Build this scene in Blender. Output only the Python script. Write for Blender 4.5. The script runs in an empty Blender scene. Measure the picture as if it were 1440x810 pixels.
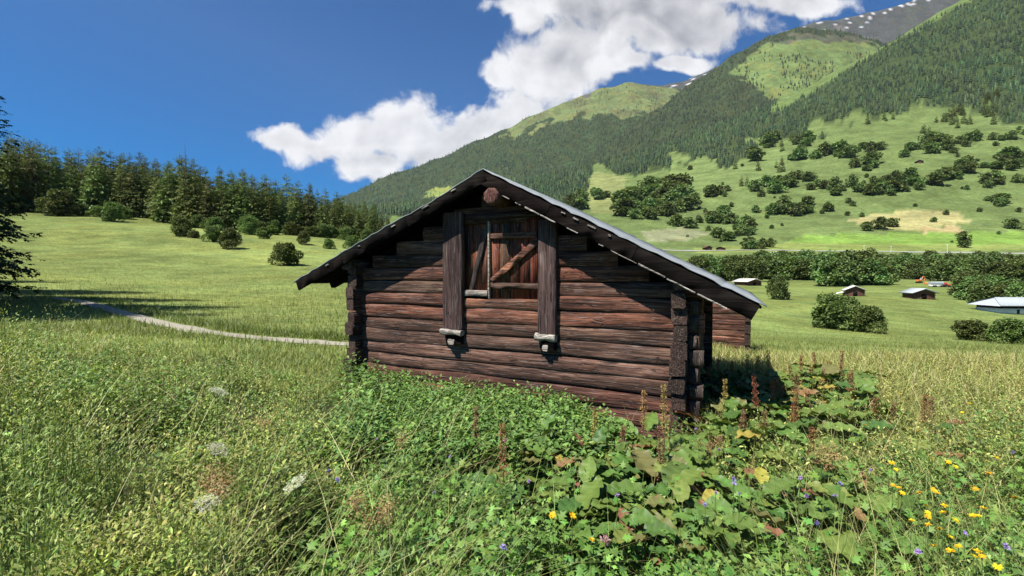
import bpy, math, random
import numpy as np
R = math.radians
random.seed(7)
RNG = np.random.default_rng(11)
SC = bpy.context.scene
COL = SC.collection

# ------------------------------------------------------------------ frame of reference
F0 = 640.0; YAW = R(25.8); HZ = 388.0
FW = np.array([-math.sin(YAW), math.cos(YAW)]); RT = np.array([math.cos(YAW), math.sin(YAW)])
SUN_AZ = R(27); SUN_EL = R(60)            # direction the light travels in, measured from +Y to +X

def xy(px, d):
    l = (np.asarray(px, float) - 720) / F0 * d
    return FW[0] * d + RT[0] * l, FW[1] * d + RT[1] * l

def px_d(x, y):
    d = x * FW[0] + y * FW[1]; l = x * RT[0] + y * RT[1]
    return d, l

# ------------------------------------------------------------------ numpy value noise
def _hash(ix, iy, seed):
    n = (ix.astype(np.int64) * 374761393 + iy.astype(np.int64) * 668265263 + seed * 1274126177) & 0x7fffffff
    n = (n ^ (n >> 13)) * 1274126177 & 0x7fffffff
    return ((n ^ (n >> 16)) & 0xffff) / 65535.0
def vnoise(x, y, seed=0):
    x = np.asarray(x, float); y = np.asarray(y, float)
    ix = np.floor(x); iy = np.floor(y); fx = x - ix; fy = y - iy
    fx = fx * fx * (3 - 2 * fx); fy = fy * fy * (3 - 2 * fy)
    a = _hash(ix, iy, seed); b = _hash(ix + 1, iy, seed); c = _hash(ix, iy + 1, seed); e = _hash(ix + 1, iy + 1, seed)
    return (a * (1 - fx) + b * fx) * (1 - fy) + (c * (1 - fx) + e * fx) * fy
def fbm(x, y, seed=0, octv=4):
    s = 0; a = 0.5; t = 0
    for k in range(octv):
        s = s + a * vnoise(x * 2 ** k, y * 2 ** k, seed + k * 17); t += a; a *= 0.5
    return s / t

# ------------------------------------------------------------------ terrain table
DR = [0.01, 1.5, 3, 6, 10, 15, 22, 32, 45, 65, 90, 130, 180, 240, 340, 450, 600, 800, 1100, 1500, 2000, 2400, 3200, 9000]
# first six values: height in metres; then the image row at which the ground of that distance shows
TAB = {
 -400: [-1.6, -1.60, -1.40, -1.00, -1.20, -1.30, 424, 400, 378, 350, 318, 290, 275, 265, 262, 262, 262, 265, 270, 280, 290, 300, 310, 360],
 0:    [-1.6, -1.60, -1.45, -1.10, -1.40, -1.60, 429, 405, 385, 360, 332, 302, 288, 280, 275, 272, 272, 275, 280, 290, 295, 300, 310, 360],
 150:  [-1.6, -1.62, -1.55, -1.40, -1.50, -1.62, 433, 410, 391, 368, 342, 311, 297, 290, 285, 282, 282, 285, 288, 292, 297, 300, 310, 360],
 300:  [-1.65, -1.65, -1.65, -1.62, -1.68, -1.75, 440, 418, 399, 377, 352, 325, 312, 306, 302, 300, 300, 300, 300, 300, 300, 300, 310, 360],
 480:  [-1.65, -1.68, -1.72, -1.82, -1.86, -1.85, 442, 422, 404, 384, 363, 341, 331, 325, 320, 316, 312, 308, 300, 298, 298, 300, 310, 360],
 620:  [-1.65, -1.68, -1.75, -1.95, -1.95, -1.90, 446, 428, 412, 394, 374, 356, 348, 340, 334, 328, 318, 306, 295, 288, 284, 300, 320, 360],
 800:  [-1.65, -1.68, -1.78, -1.97, -1.97, -1.95, 455, 440, 428, 414, 400, 388, 378, 366, 352, 340, 322, 300, 272, 250, 240, 262, 310, 360],
 900:  [-1.65, -1.68, -1.80, -1.97, -1.98, -1.98, 464, 454, 442, 428, 415, 404, 396, 384, 362, 344, 322, 292, 255, 228, 214, 240, 300, 360],
 1000: [-1.65, -1.68, -1.8, -1.95, -1.97, -2.22, 482, 474, 460, 440, 421, 411, 403, 393, 364, 348, 320, 278, 236, 200, 178, 220, 290, 360],
 1100: [-1.65, -1.66, -1.78, -1.92, -1.95, -2.65, 487, 479, 468, 449, 426, 411, 402, 392, 361, 345, 312, 262, 216, 170, 140, 200, 290, 360],
 1200: [-1.65, -1.66, -1.76, -1.88, -1.93, -2.7, 489, 482, 472, 453, 427, 411, 401, 391, 359, 342, 304, 245, 196, 128, 82, 180, 290, 360],
 1300: [-1.65, -1.66, -1.75, -1.86, -1.92, -2.75, 491, 485, 476, 457, 430, 411, 400, 390, 358, 338, 294, 226, 176, 78, 22, 160, 290, 360],
 1440: [-1.65, -1.66, -1.74, -1.84, -1.92, -2.8, 493, 488, 481, 462, 438, 418, 399, 389, 356, 333, 284, 206, 152, 10, -62, 100, 280, 360],
 1860: [-1.65, -1.66, -1.72, -1.8, -1.92, -2.8, 495, 490, 484, 466, 444, 422, 398, 388, 350, 318, 250, 160, 90, -80, -180, -20, 200, 360],
}
_px = np.array(sorted(TAB)); _ld = np.log(np.array(DR) + 0.6)
_tz = np.zeros((len(_px), len(DR)))
for i, p in enumerate(_px):
    for j, d in enumerate(DR):
        v = TAB[p][j]; _tz[i, j] = v if j < 6 else (HZ - v) / F0 * d
GP = np.arange(-400, 1861, 10.0); GL = np.linspace(_ld[0], _ld[-1], 260)
_g = np.array([np.interp(GL, _ld, r) for r in _tz])
_g = np.array([np.interp(GP, _px, _g[:, k]) for k in range(len(GL))]).T
def _blur(a, n, ax):
    k = np.array([1, 2, 3, 2, 1.]); k /= k.sum()
    for _ in range(n):
        p = np.pad(a, [(2, 2) if i == ax else (0, 0) for i in range(2)], mode='edge')
        a = sum(k[m] * (p[m:m + a.shape[0], :] if ax == 0 else p[:, m:m + a.shape[1]]) for m in range(5))
    return a
_g = _blur(_blur(_g, 2, 0), 1, 1)

def H(x, y):
    x = np.asarray(x, float); y = np.asarray(y, float)
    d, l = px_d(x, y)
    r = np.hypot(d, l); phi = np.arctan2(l, d)
    pc = np.clip(phi, -R(60), R(60))
    px = np.clip(720 + F0 * np.tan(pc), GP[0], GP[-1]); dd = np.maximum(r * np.cos(pc), 0.01)
    u = (px - GP[0]) / 10.0; v = (np.log(dd + 0.6) - GL[0]) / (GL[1] - GL[0])
    v = np.clip(v, 0, len(GL) - 1.001); u = np.clip(u, 0, len(GP) - 1.001)
    i = u.astype(int); j = v.astype(int); fu = u - i; fv = v - j
    z = (_g[i, j] * (1 - fu) + _g[i + 1, j] * fu) * (1 - fv) + (_g[i, j + 1] * (1 - fu) + _g[i + 1, j + 1] * fu) * fv
    w = np.clip((R(105) - np.abs(phi)) / R(42), 0, 1)
    z = z * w + (-1.6) * (1 - w)
    # relief: small bumps near, gullies far
    z = z + (fbm(x / 3.1, y / 3.1, 3, 3) - .5) * 0.16 * np.clip((r - 2) / 6, 0, 1)
    z = z + (fbm(x / 26, y / 26, 5, 3) - .5) * 1.1 * np.clip((r - 25) / 90, 0, 1)
    z = z + (fbm(x / 150, y / 150, 9, 4) - .5) * 26 * np.clip((r - 480) / 600, 0, 1)
    return z

_dl = np.exp(np.linspace(np.log(1.2), np.log(2000), 1400))
def ground_at(px, yimg, dmin=5, dmax=1900):
    """distance at which the ground shows at image row yimg in column px"""
    d = _dl[(_dl >= dmin) & (_dl <= dmax)]
    X, Y = xy(px, d); yy = HZ - H(X, Y) / d * F0
    vis = np.minimum.accumulate(yy)
    k = np.argmax(vis <= yimg) if (vis <= yimg).any() else len(d) - 1
    dd = d[k]; X, Y = xy(px, dd)
    return float(X), float(Y), float(H(X, Y)), float(dd)

# ------------------------------------------------------------------ mesh helpers
def new_mesh(name, V, T, mat=None, col=None, parent=None, smooth=False, link=True):
    V = np.ascontiguousarray(V, np.float32); T = np.ascontiguousarray(T, np.int32)
    me = bpy.data.meshes.new(name); k = T.shape[1]
    me.vertices.add(len(V)); me.vertices.foreach_set('co', V.ravel())
    me.loops.add(T.size); me.loops.foreach_set('vertex_index', T.ravel())
    me.polygons.add(len(T)); me.polygons.foreach_set('loop_start', np.arange(0, T.size, k, dtype=np.int32))
    me.polygons.foreach_set('loop_total', np.full(len(T), k, np.int32))
    if smooth: me.polygons.foreach_set('use_smooth', np.ones(len(T), bool))
    me.update(calc_edges=True)
    if col is not None:
        a = me.color_attributes.new('Col', 'FLOAT_COLOR', 'POINT')
        c = np.ones((len(V), 4), np.float32); c[:, :3] = col; a.data.foreach_set('color', c.ravel())
    if mat: me.materials.append(mat)
    if not link: return me
    return link_obj(name, me, parent)

def link_obj(name, me, parent=None, loc=None):
    o = bpy.data.objects.new(name, me); COL.objects.link(o)
    if parent is not None: o.parent = parent
    if loc is not None: o.location = loc
    return o

class MB:
    """collects boxes / tubes / quads; one object out"""
    def __init__(s): s.v = []; s.t = []; s.c = []; s.n = 0
    def add(s, V, T, c=(1, 1, 1)):
        V = np.asarray(V, float); T = np.asarray(T, int)
        if T.shape[1] == 4: T = np.vstack([T[:, [0, 1, 2]], T[:, [0, 2, 3]]])
        s.v.append(V); s.t.append(T + s.n); s.c.append(np.broadcast_to(np.asarray(c, float), (len(V), 3))); s.n += len(V)
    def box(s, a, b, c=(1, 1, 1), rot=None, org=None):
        x0, y0, z0 = a; x1, y1, z1 = b
        V = np.array([[x0, y0, z0], [x1, y0, z0], [x1, y1, z0], [x0, y1, z0], [x0, y0, z1], [x1, y0, z1], [x1, y1, z1], [x0, y1, z1]], float)
        s.add(V, [[0, 3, 2, 1], [4, 5, 6, 7], [0, 1, 5, 4], [1, 2, 6, 5], [2, 3, 7, 6], [3, 0, 4, 7]], c)
    def beam(s, p, q, w, h, up=(0, 0, 1), c=(1, 1, 1), bev=0.12, jit=0.0, segs=6):
        """hewn beam from p to q: eight-sided section, slightly uneven"""
        p = np.array(p, float); q = np.array(q, float); d = q - p; L = np.linalg.norm(d); d /= L
        up = np.array(up, float); sd = np.cross(d, up); sd /= np.linalg.norm(sd); up = np.cross(sd, d)
        b = bev * min(w, h); W = w / 2; Hh = h / 2
        sec = np.array([[-W + b, -Hh], [W - b, -Hh], [W, -Hh + b], [W, Hh - b], [W - b, Hh], [-W + b, Hh], [-W, Hh - b], [-W, -Hh + b]])
        V = []
        for k in range(segs + 1):
            t = k / segs; j = (RNG.random((8, 2)) - .5) * 2 * jit
            ss = sec + j
            V.append(p + d * L * t + ss[:, :1] * sd + ss[:, 1:] * up)
        V = np.vstack(V); T = []
        for k in range(segs):
            for m in range(8):
                a0 = k * 8 + m; a1 = k * 8 + (m + 1) % 8; T.append([a0, a1, a1 + 8, a0 + 8])
        s.add(V, T, c)
        e0 = V[:8]; e1 = V[-8:]
        for e, fl in ((e0, True), (e1, False)):
            Vc = np.vstack([e, e.mean(0)]); Tt = [[m, (m + 1) % 8, 8] if not fl else [(m + 1) % 8, m, 8] for m in range(8)]
            s.add(Vc, Tt, c)
    def tube(s, pts, rad, n=8, c=(1, 1, 1), cap=True):
        pts = np.array(pts, float); rad = np.broadcast_to(np.asarray(rad, float), (len(pts),)); V = []
        for k in range(len(pts)):
            d = pts[min(k + 1, len(pts) - 1)] - pts[max(k - 1, 0)]; d /= max(np.linalg.norm(d), 1e-9)
            a = np.array([1, 0, 0.]) if abs(d[0]) < .8 else np.array([0, 1, 0.])
            u = np.cross(d, a); u /= np.linalg.norm(u); w = np.cross(d, u)
            th = np.arange(n) / n * 2 * math.pi
            V.append(pts[k] + rad[k] * (np.cos(th)[:, None] * u + np.sin(th)[:, None] * w))
        V = np.vstack(V); T = []
        for k in range(len(pts) - 1):
            for m in range(n):
                a0 = k * n + m; a1 = k * n + (m + 1) % n; T.append([a0, a1, a1 + n, a0 + n])
        s.add(V, T, c)
        if cap:
            for e in (V[:n], V[-n:]):
                s.add(np.vstack([e, e.mean(0)]), [[m, (m + 1) % n, n] for m in range(n)], c)
    def build(s, name, mat, parent=None, smooth=False, link=True):
        return new_mesh(name, np.vstack(s.v), np.vstack(s.t), mat, np.vstack(s.c), parent, smooth, link)

def tag(o, label=None, cat=None, group=None, kind=None):
    if label: o['label'] = label
    if cat: o['category'] = cat
    if group: o['group'] = group
    if kind: o['kind'] = kind
    return o
def empty(name, loc=(0, 0, 0), rz=0, scale=1.0):
    o = bpy.data.objects.new(name, None); COL.objects.link(o); o.location = loc; o.rotation_euler = (0, 0, rz)
    o.scale = (scale,) * 3 if not hasattr(scale, '__len__') else scale
    o.empty_display_size = 0.2
    return o
def plant_thing(name, parts, loc, rz, scale, label, cat, group):
    """parts: list of (part name, mesh). An Empty with one child per part, meshes shared"""
    t = empty(name, loc, rz, scale); tag(t, label, cat, group)
    for pn, me in parts: link_obj(pn, me, t)
    return t

# ------------------------------------------------------------------ leaf scatter (vectorised)
def rotmats(az, tilt, roll):
    """local +Y = leaf direction: azimuth az, raised by tilt, rolled about its own axis"""
    ca, sa, ct, st, cr, sr = np.cos(az), np.sin(az), np.cos(tilt), np.sin(tilt), np.cos(roll), np.sin(roll)
    yv = np.stack([ca * ct, sa * ct, st], 1); xv0 = np.stack([sa, -ca, np.zeros_like(az)], 1)
    zv0 = np.cross(xv0, yv)
    xv = xv0 * cr[:, None] + zv0 * sr[:, None]; zv = np.cross(xv, yv)
    return np.stack([xv, yv, zv], 2)          # columns
def scatter(tv, tt, pos, M, sc, col, colvar=None):
    tv = np.asarray(tv, float); tt = np.asarray(tt, int); n = len(pos); k = len(tv)
    sc = np.asarray(sc, float)
    if sc.ndim == 1: sc = np.repeat(sc[:, None], 3, 1)
    V = np.einsum('nij,nkj->nki', M, tv[None] * sc[:, None, :]) + pos[:, None, :]
    T = tt[None] + (np.arange(n) * k)[:, None, None]
    C = np.repeat(col[:, None, :], k, 1)
    return V.reshape(-1, 3), T.reshape(-1, tt.shape[1]), C.reshape(-1, 3)
def merge(parts):
    V = []; T = []; C = []; n = 0
    for v, t, c in parts:
        V.append(v); T.append(t + n); C.append(c); n += len(v)
    return np.vstack(V), np.vstack(T), np.vstack(C)
LEAF_V = [(0, 0, 0), (-.5, .42, .13), (0, .48, 0), (.5, .42, .13), (-.28, .8, .05), (.28, .8, .05), (0, 1.08, -.10)]
LEAF_T = [(0, 2, 1), (0, 3, 2), (1, 2, 4), (2, 3, 5), (2, 6, 4), (2, 5, 6)]
LEAF4_V = [(0, 0, 0), (-.5, .5, .08), (.5, .5, .08), (0, 1, -.05)]
LEAF4_T = [(0, 2, 1), (1, 2, 3)]

def blades(base, h, w, az, lean, bend, col, segs=3):
    n = len(base); V = np.zeros((n, 2 * segs + 1, 3)); dr = np.stack([np.cos(az), np.sin(az), np.zeros(n)], 1)
    sd = np.stack([-np.sin(az + RNG.normal(0, .6, n)), np.cos(az + RNG.normal(0, .6, n)), np.zeros(n)], 1)
    for k in range(segs + 1):
        t = k / segs; out = (lean * t + bend * t * t); up = t * (1 - .35 * np.clip(bend * t, 0, 1.4))
        p = base + dr * (h * out)[:, None]; p[:, 2] += h * up
        ww = w * (1 - t) ** .7 if k < segs else w * 0
        if k < segs:
            V[:, 2 * k] = p - sd * ww[:, None] / 2; V[:, 2 * k + 1] = p + sd * ww[:, None] / 2
        else: V[:, 2 * k] = p
    tt = []
    for k in range(segs - 1): tt += [(2 * k, 2 * k + 1, 2 * k + 3), (2 * k, 2 * k + 3, 2 * k + 2)]
    tt += [(2 * segs - 2, 2 * segs - 1, 2 * segs)]
    T = np.array(tt)[None] + (np.arange(n) * (2 * segs + 1))[:, None, None]
    C = np.repeat(col[:, None, :], 2 * segs + 1, 1)
    return V.reshape(-1, 3), T.reshape(-1, 3), C.reshape(-1, 3)

def mixcol(n, cols, var=.18, weights=None):
    cols = np.array(cols, float); i = RNG.choice(len(cols), n, p=weights)
    c = cols[i] * np.exp(RNG.normal(0, var, (n, 1))) * np.exp(RNG.normal(0, .06, (n, 3)))
    return np.clip(c, 0.003, .9)

# ------------------------------------------------------------------ materials
def nt(m):
    m.use_nodes = True; t = m.node_tree; t.nodes.clear(); return t
class NB:
    def __init__(s, tree): s.t = tree
    def n(s, typ, **kw):
        nd = s.t.nodes.new(typ)
        for k, v in kw.items():
            if k.startswith('i_'):
                nd.inputs[k[2:].replace('_', ' ')].default_value = v
            elif k == 'ins':
                for a, b in v.items(): nd.inputs[a].default_value = b
            else: setattr(nd, k, v)
        return nd
    def l(s, a, b): s.t.links.new(a, b)
    def math(s, op, a, b=None, c=None, clamp=False):
        nd = s.t.nodes.new('ShaderNodeMath'); nd.operation = op; nd.use_clamp = clamp
        for i, v in enumerate((a, b, c)):
            if v is None: continue
            if isinstance(v, (int, float)): nd.inputs[i].default_value = v
            else: s.l(v, nd.inputs[i])
        return nd.outputs[0]
    def vm(s, op, a, b=None, out=0):
        nd = s.t.nodes.new('ShaderNodeVectorMath'); nd.operation = op
        for i, v in enumerate((a, b)):
            if v is None: continue
            if isinstance(v, (tuple, list)): nd.inputs[i].default_value = v
            else: s.l(v, nd.inputs[i])
        return nd.outputs[out]
    def noise(s, vec, scale, detail=4, rough=.55, dist=0.0):
        nd = s.n('ShaderNodeTexNoise'); nd.inputs['Scale'].default_value = scale; nd.inputs['Detail'].default_value = detail
        nd.inputs['Roughness'].default_value = rough; nd.inputs['Distortion'].default_value = dist
        if vec is not None: s.l(vec, nd.inputs['Vector'])
        return nd.outputs['Fac']
    def ramp(s, fac, stops):
        nd = s.n('ShaderNodeValToRGB'); e = nd.color_ramp.elements
        while len(e) < len(stops): e.new(.5)
        for k, (p, c) in enumerate(stops):
            e[k].position = p; e[k].color = (*c, 1) if len(c) == 3 else c
        s.l(fac, nd.inputs[0]); return nd.outputs[0]
    def mix(s, fac, a, b, mode='MIX'):
        nd = s.n('ShaderNodeMix'); nd.data_type = 'RGBA'; nd.blend_type = mode
        for sock, v in ((nd.inputs[0], fac), (nd.inputs[6], a), (nd.inputs[7], b)):
            if isinstance(v, (int, float)): sock.default_value = v
            elif isinstance(v, (tuple, list)): sock.default_value = (*v, 1) if len(v) == 3 else v
            else: s.l(v, sock)
        return nd.outputs[2]
    def mapr(s, v, a, b, c, d):
        nd = s.n('ShaderNodeMapRange'); s.l(v, nd.inputs[0])
        for i, k in enumerate((a, b, c, d)): nd.inputs[i + 1].default_value = k
        return nd.outputs[0]

def mat_leaf(name, transl=.35, rough=.55, spec=.3, rnd=.25, mott=.0):
    m = bpy.data.materials.new(name); b = NB(nt(m))
    a = b.n('ShaderNodeAttribute', attribute_name='Col'); oi = b.n('ShaderNodeObjectInfo')
    hs = b.n('ShaderNodeHueSaturation')
    b.l(b.math('MULTIPLY_ADD', oi.outputs['Random'], .05, .475), hs.inputs['Hue'])
    b.l(b.math('MULTIPLY_ADD', oi.outputs['Random'], rnd * 2, 1 - rnd), hs.inputs['Value']); b.l(a.outputs['Color'], hs.inputs['Color'])
    c = hs.outputs[0]
    p = b.n('ShaderNodeBsdfPrincipled'); b.l(c, p.inputs['Base Color']); p.inputs['Roughness'].default_value = rough
    p.inputs['Specular IOR Level'].default_value = spec
    t = b.n('ShaderNodeBsdfTranslucent'); b.l(b.mix(1.0, c, (1.15, 1.1, .55), 'MULTIPLY'), t.inputs[0])
    mx = b.n('ShaderNodeMixShader'); mx.inputs[0].default_value = transl
    b.l(p.outputs[0], mx.inputs[1]); b.l(t.outputs[0], mx.inputs[2])
    o = b.n('ShaderNodeOutputMaterial'); b.l(mx.outputs[0], o.inputs[0]); return m

def mat_wood(name, stops, axis='X', silv=.52, attr=True, rough=.85, gs=1.0, bump=.5, crackdark=.85, spec=.25):
    """aged timber: grain, checks, knots and wet / sun-bleached patches; axis = grain direction"""
    m = bpy.data.materials.new(name); b = NB(nt(m))
    tc = b.n('ShaderNodeTexCoord'); src = tc.outputs['Object']
    w = b.n('ShaderNodeTexNoise'); w.inputs['Scale'].default_value = 2.2 * gs; b.l(src, w.inputs['Vector'])
    wv = b.vm('SCALE', b.vm('SUBTRACT', w.outputs['Color'], (.5, .5, .5))); wv.node.inputs['Scale'].default_value = .05
    src = b.vm('ADD', src, wv)
    def st(lo, hi):
        return {'X': (lo, hi, hi), 'Y': (hi, lo, hi), 'Z': (hi, hi, lo)}[axis]
    v1 = b.vm('MULTIPLY', src, st(1.6 * gs, 26 * gs)); v2 = b.vm('MULTIPLY', src, st(.9 * gs, 60 * gs)); v3 = b.vm('MULTIPLY', src, st(.8 * gs, 3.2 * gs))
    grain = b.noise(v1, 1.0, 6, .62, .4); crack = b.noise(v2, 1.0, 3, .5, .6); patch = b.noise(v3, 1.0, 3, .55, .3)
    knot = b.noise(b.vm('MULTIPLY', src, st(5 * gs, 11 * gs)), 1.0, 2, .5, 1.2)
    f = b.math('ADD', b.math('MULTIPLY', grain, .55), b.math('MULTIPLY', patch, .45))
    f = b.mapr(f, .32, .70, 0, 1)
    c = b.ramp(f, stops)
    if attr:
        a = b.n('ShaderNodeAttribute', attribute_name='Col'); c = b.mix(1.0, c, a.outputs['Color'], 'MULTIPLY')
    ck0 = b.mapr(crack, .36, .45, 1, 0); ck2 = b.mapr(b.noise(b.vm('MULTIPLY', src, st(.45 * gs, 21 * gs)), 1.0, 4, .6, .8), .33, .39, .9, 0); ck = b.math('MAXIMUM', ck0, ck2); kn = b.mapr(knot, .26, .33, .8, 0)
    dk = b.math('MAXIMUM', ck, kn)
    c = b.mix(b.math('MULTIPLY', dk, crackdark), c, (.012, .009, .008))
    sil = b.mapr(b.noise(v2, 1.7, 3, .6), .57, .68, 0, silv)
    c = b.mix(sil, c, (.34, .28, .25))
    p = b.n('ShaderNodeBsdfPrincipled'); b.l(c, p.inputs['Base Color']); p.inputs['Roughness'].default_value = rough
    p.inputs['Specular IOR Level'].default_value = spec
    h = b.math('SUBTRACT', b.math('MULTIPLY', grain, .8), b.math('MULTIPLY', dk, .7))
    bp = b.n('ShaderNodeBump'); bp.inputs['Strength'].default_value = bump; bp.inputs['Distance'].default_value = .03
    b.l(h, bp.inputs['Height']); b.l(bp.outputs[0], p.inputs['Normal'])
    o = b.n('ShaderNodeOutputMaterial'); b.l(p.outputs[0], o.inputs[0]); return m

def mat_plain(name, col, rough=.7, var=.25, scale=6, metal=0.0, spec=.4, attr=False, bump=.15):
    m = bpy.data.materials.new(name); b = NB(nt(m))
    tc = b.n('ShaderNodeTexCoord'); n = b.noise(tc.outputs['Object'], scale, 5, .6)
    c = b.mix(n, tuple(x * (1 - var) for x in col), tuple(min(1, x * (1 + var)) for x in col))
    if attr:
        a = b.n('ShaderNodeAttribute', attribute_name='Col'); c = b.mix(1.0, c, a.outputs['Color'], 'MULTIPLY')
    p = b.n('ShaderNodeBsdfPrincipled'); b.l(c, p.inputs['Base Color']); p.inputs['Roughness'].default_value = rough
    p.inputs['Metallic'].default_value = metal; p.inputs['Specular IOR Level'].default_value = spec
    bp = b.n('ShaderNodeBump'); bp.inputs['Strength'].default_value = bump; bp.inputs['Distance'].default_value = .02
    b.l(n, bp.inputs['Height']); b.l(bp.outputs[0], p.inputs['Normal'])
    o = b.n('ShaderNodeOutputMaterial'); b.l(p.outputs[0], o.inputs[0]); return m

def mat_ground(name, far=False):
    m = bpy.data.materials.new(name); b = NB(nt(m))
    tc = b.n('ShaderNodeTexCoord'); P = tc.outputs['Object']
    a = b.n('ShaderNodeAttribute', attribute_name='Col'); c = a.outputs['Color']
    n1 = b.noise(P, 2.6, 6, .65); n2 = b.noise(P, .22, 5, .6); n3 = b.noise(P, .03, 6, .62); n4 = b.noise(P, .008, 5, .6)
    if not far:
        k1 = b.mapr(n1, .3, .7, .5, 1.5); k2 = b.mapr(n2, .3, .7, .72, 1.28); k3 = b.mapr(n3, .3, .7, .68, 1.32)
        k = b.math('MULTIPLY', b.math('MULTIPLY', k1, k2), k3)
        ty = b.mapr(b.noise(P, .09, 4, .6), .45, .65, 0, .55)
        c = b.mix(ty, c, b.mix(1.0, c, (1.18, 1.0, .85), 'MULTIPLY'))
        n3b = b.noise(P, .5, 5, .7)
        c = b.mix(b.mapr(n3b, .50, .62, 0, .6), c, b.mix(1.0, c, (.62, .8, .7), 'MULTIPLY'))
    else:
        k2 = b.mapr(n3, .3, .7, .75, 1.25); k3 = b.mapr(n4, .3, .7, .75, 1.25); k = b.math('MULTIPLY', k2, k3)
        ty = b.mapr(b.noise(P, .012, 6, .65), .48, .62, 0, .7)
        c = b.mix(ty, c, b.mix(1.0, c, (1.3, .95, .8), 'MULTIPLY'))
    kk = b.n('ShaderNodeCombineXYZ')
    for i in range(3): b.l(k, kk.inputs[i])
    c = b.mix(1.0, c, kk.outputs[0], 'MULTIPLY')
    p = b.n('ShaderNodeBsdfPrincipled'); b.l(c, p.inputs['Base Color']); p.inputs['Roughness'].default_value = 1.0
    p.inputs['Specular IOR Level'].default_value = .05
    bp = b.n('ShaderNodeBump'); bp.inputs['Strength'].default_value = .8; bp.inputs['Distance'].default_value = .12 if not far else 14
    b.l(n1 if not far else n3, bp.inputs['Height']); b.l(bp.outputs[0], p.inputs['Normal'])
    o = b.n('ShaderNodeOutputMaterial'); b.l(p.outputs[0], o.inputs[0]); return m

M = {}
M['leaf'] = mat_leaf('leaf', .24, .55, .28, 0)
M['grass'] = mat_leaf('grass', .22, .5, .3, 0)
M['dock'] = mat_leaf('dock_leaf', .16, .5, .28, .0)
M['crown'] = mat_leaf('tree_crown', .26, .6, .25, .34)
M['needle'] = mat_leaf('needle', .16, .65, .2, .28)
M['wood'] = mat_wood('aged_log', [(0, (.012, .008, .007)), (.30, (.044, .022, .015)), (.55, (.098, .050, .033)), (.75, (.165, .092, .062)), (1, (.34, .235, .17))], 'X')
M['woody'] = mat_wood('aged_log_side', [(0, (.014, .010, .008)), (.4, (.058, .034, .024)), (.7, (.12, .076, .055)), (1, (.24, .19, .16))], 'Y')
M['endgrain'] = mat_wood('weathered_log_end', [(0, (.018, .015, .013)), (.4, (.055, .045, .039)), (.7, (.12, .10, .09)), (1, (.28, .26, .24))], 'Z', gs=1.6)
M['post'] = mat_wood('post_timber', [(0, (.018, .011, .010)), (.4, (.055, .033, .029)), (.7, (.095, .058, .050)), (1, (.20, .145, .13))], 'Z')
M['door'] = mat_wood('door_board', [(0, (.018, .010, .009)), (.35, (.080, .030, .017)), (.6, (.19, .062, .026)), (.8, (.27, .105, .048)), (1, (.34, .20, .13))], 'Z', gs=1.3)
M['dark'] = mat_wood('tarred_timber', [(0, (.004, .003, .003)), (.5, (.010, .008, .007)), (1, (.028, .022, .019))], 'X', silv=.0, bump=.3, spec=.03, rough=1.0)
M['grey'] = mat_wood('silvered_timber', [(0, (.12, .10, .085)), (.4, (.26, .23, .20)), (.7, (.38, .35, .31)), (1, (.55, .51, .46))], 'X', gs=1.5)
M['sheet'] = mat_plain('roof_sheet', (.36, .39, .41), .55, .35, 3.5, .0, .4)
M['oldsheet'] = mat_plain('worn_roof_sheet', (.21, .225, .235), .6, .6, 7, .0, .35)
M['stone'] = mat_plain('fieldstone', (.30, .28, .25), .9, .4, 9)
M['bark'] = mat_plain('bark', (.085, .06, .045), .95, .4, 12)
M['path'] = mat_plain('trodden_gravel', (.29, .265, .21), 1.0, .35, 16, spec=.05, bump=.5)
M['road'] = mat_plain('pale_track', (.27, .27, .22), .95, .15, 1.0)
M['whitewall'] = mat_plain('white_render', (.72, .70, .66), .9, .08, 2)
M['hutwood'] = mat_plain('hut_timber', (.115, .055, .038), .9, .5, 3)
M['hutroof'] = mat_plain('pale_slab_roof', (.55, .53, .49), .8, .2, 2)
M['orange'] = mat_plain('orange_paint', (.62, .20, .055), .45, .15, 2)
M['red'] = mat_plain('red_paint', (.42, .05, .035), .45, .15, 2)
M['greymetal'] = mat_plain('grey_metal', (.33, .36, .40), .5, .2, 2)
M['black'] = mat_plain('rubber', (.02, .02, .02), .8, .2, 3)
M['rock'] = mat_plain('rock_scree', (.20, .195, .185), 1, .5, .02)
M['petal'] = mat_leaf('petal', .3, .5, .2, 0)
M['ground'] = mat_ground('meadow_ground'); M['far'] = mat_ground('mountain_ground', True)

# ------------------------------------------------------------------ barn dimensions
YW = 5.60; YF = 5.33                                   # wall plane, front edge of the roof
XL, XR = -5.50, -0.51; YB = 9.0
RX, RZ = -3.006, 1.427
ELx, ELz = -6.64, -0.085; ERx, ERz = .300, -.296
def roof_z(x):
    return RZ - (RX - x) * (RZ - ELz) / (RX - ELx) if x < RX else RZ - (x - RX) * (RZ - ERz) / (ERx - RX)
def in_barn(x, y, m=0.0):
    a = (x > XL - .22 - m) & (x < XR + .22 + m) & (y > YW - .24 - m) & (y < YB + .3 + m)
    b = (x > -5.6) & (x < .7 + m) & (y > 14.6 - m) & (y < 20.3 + m)
    return a | b

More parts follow.
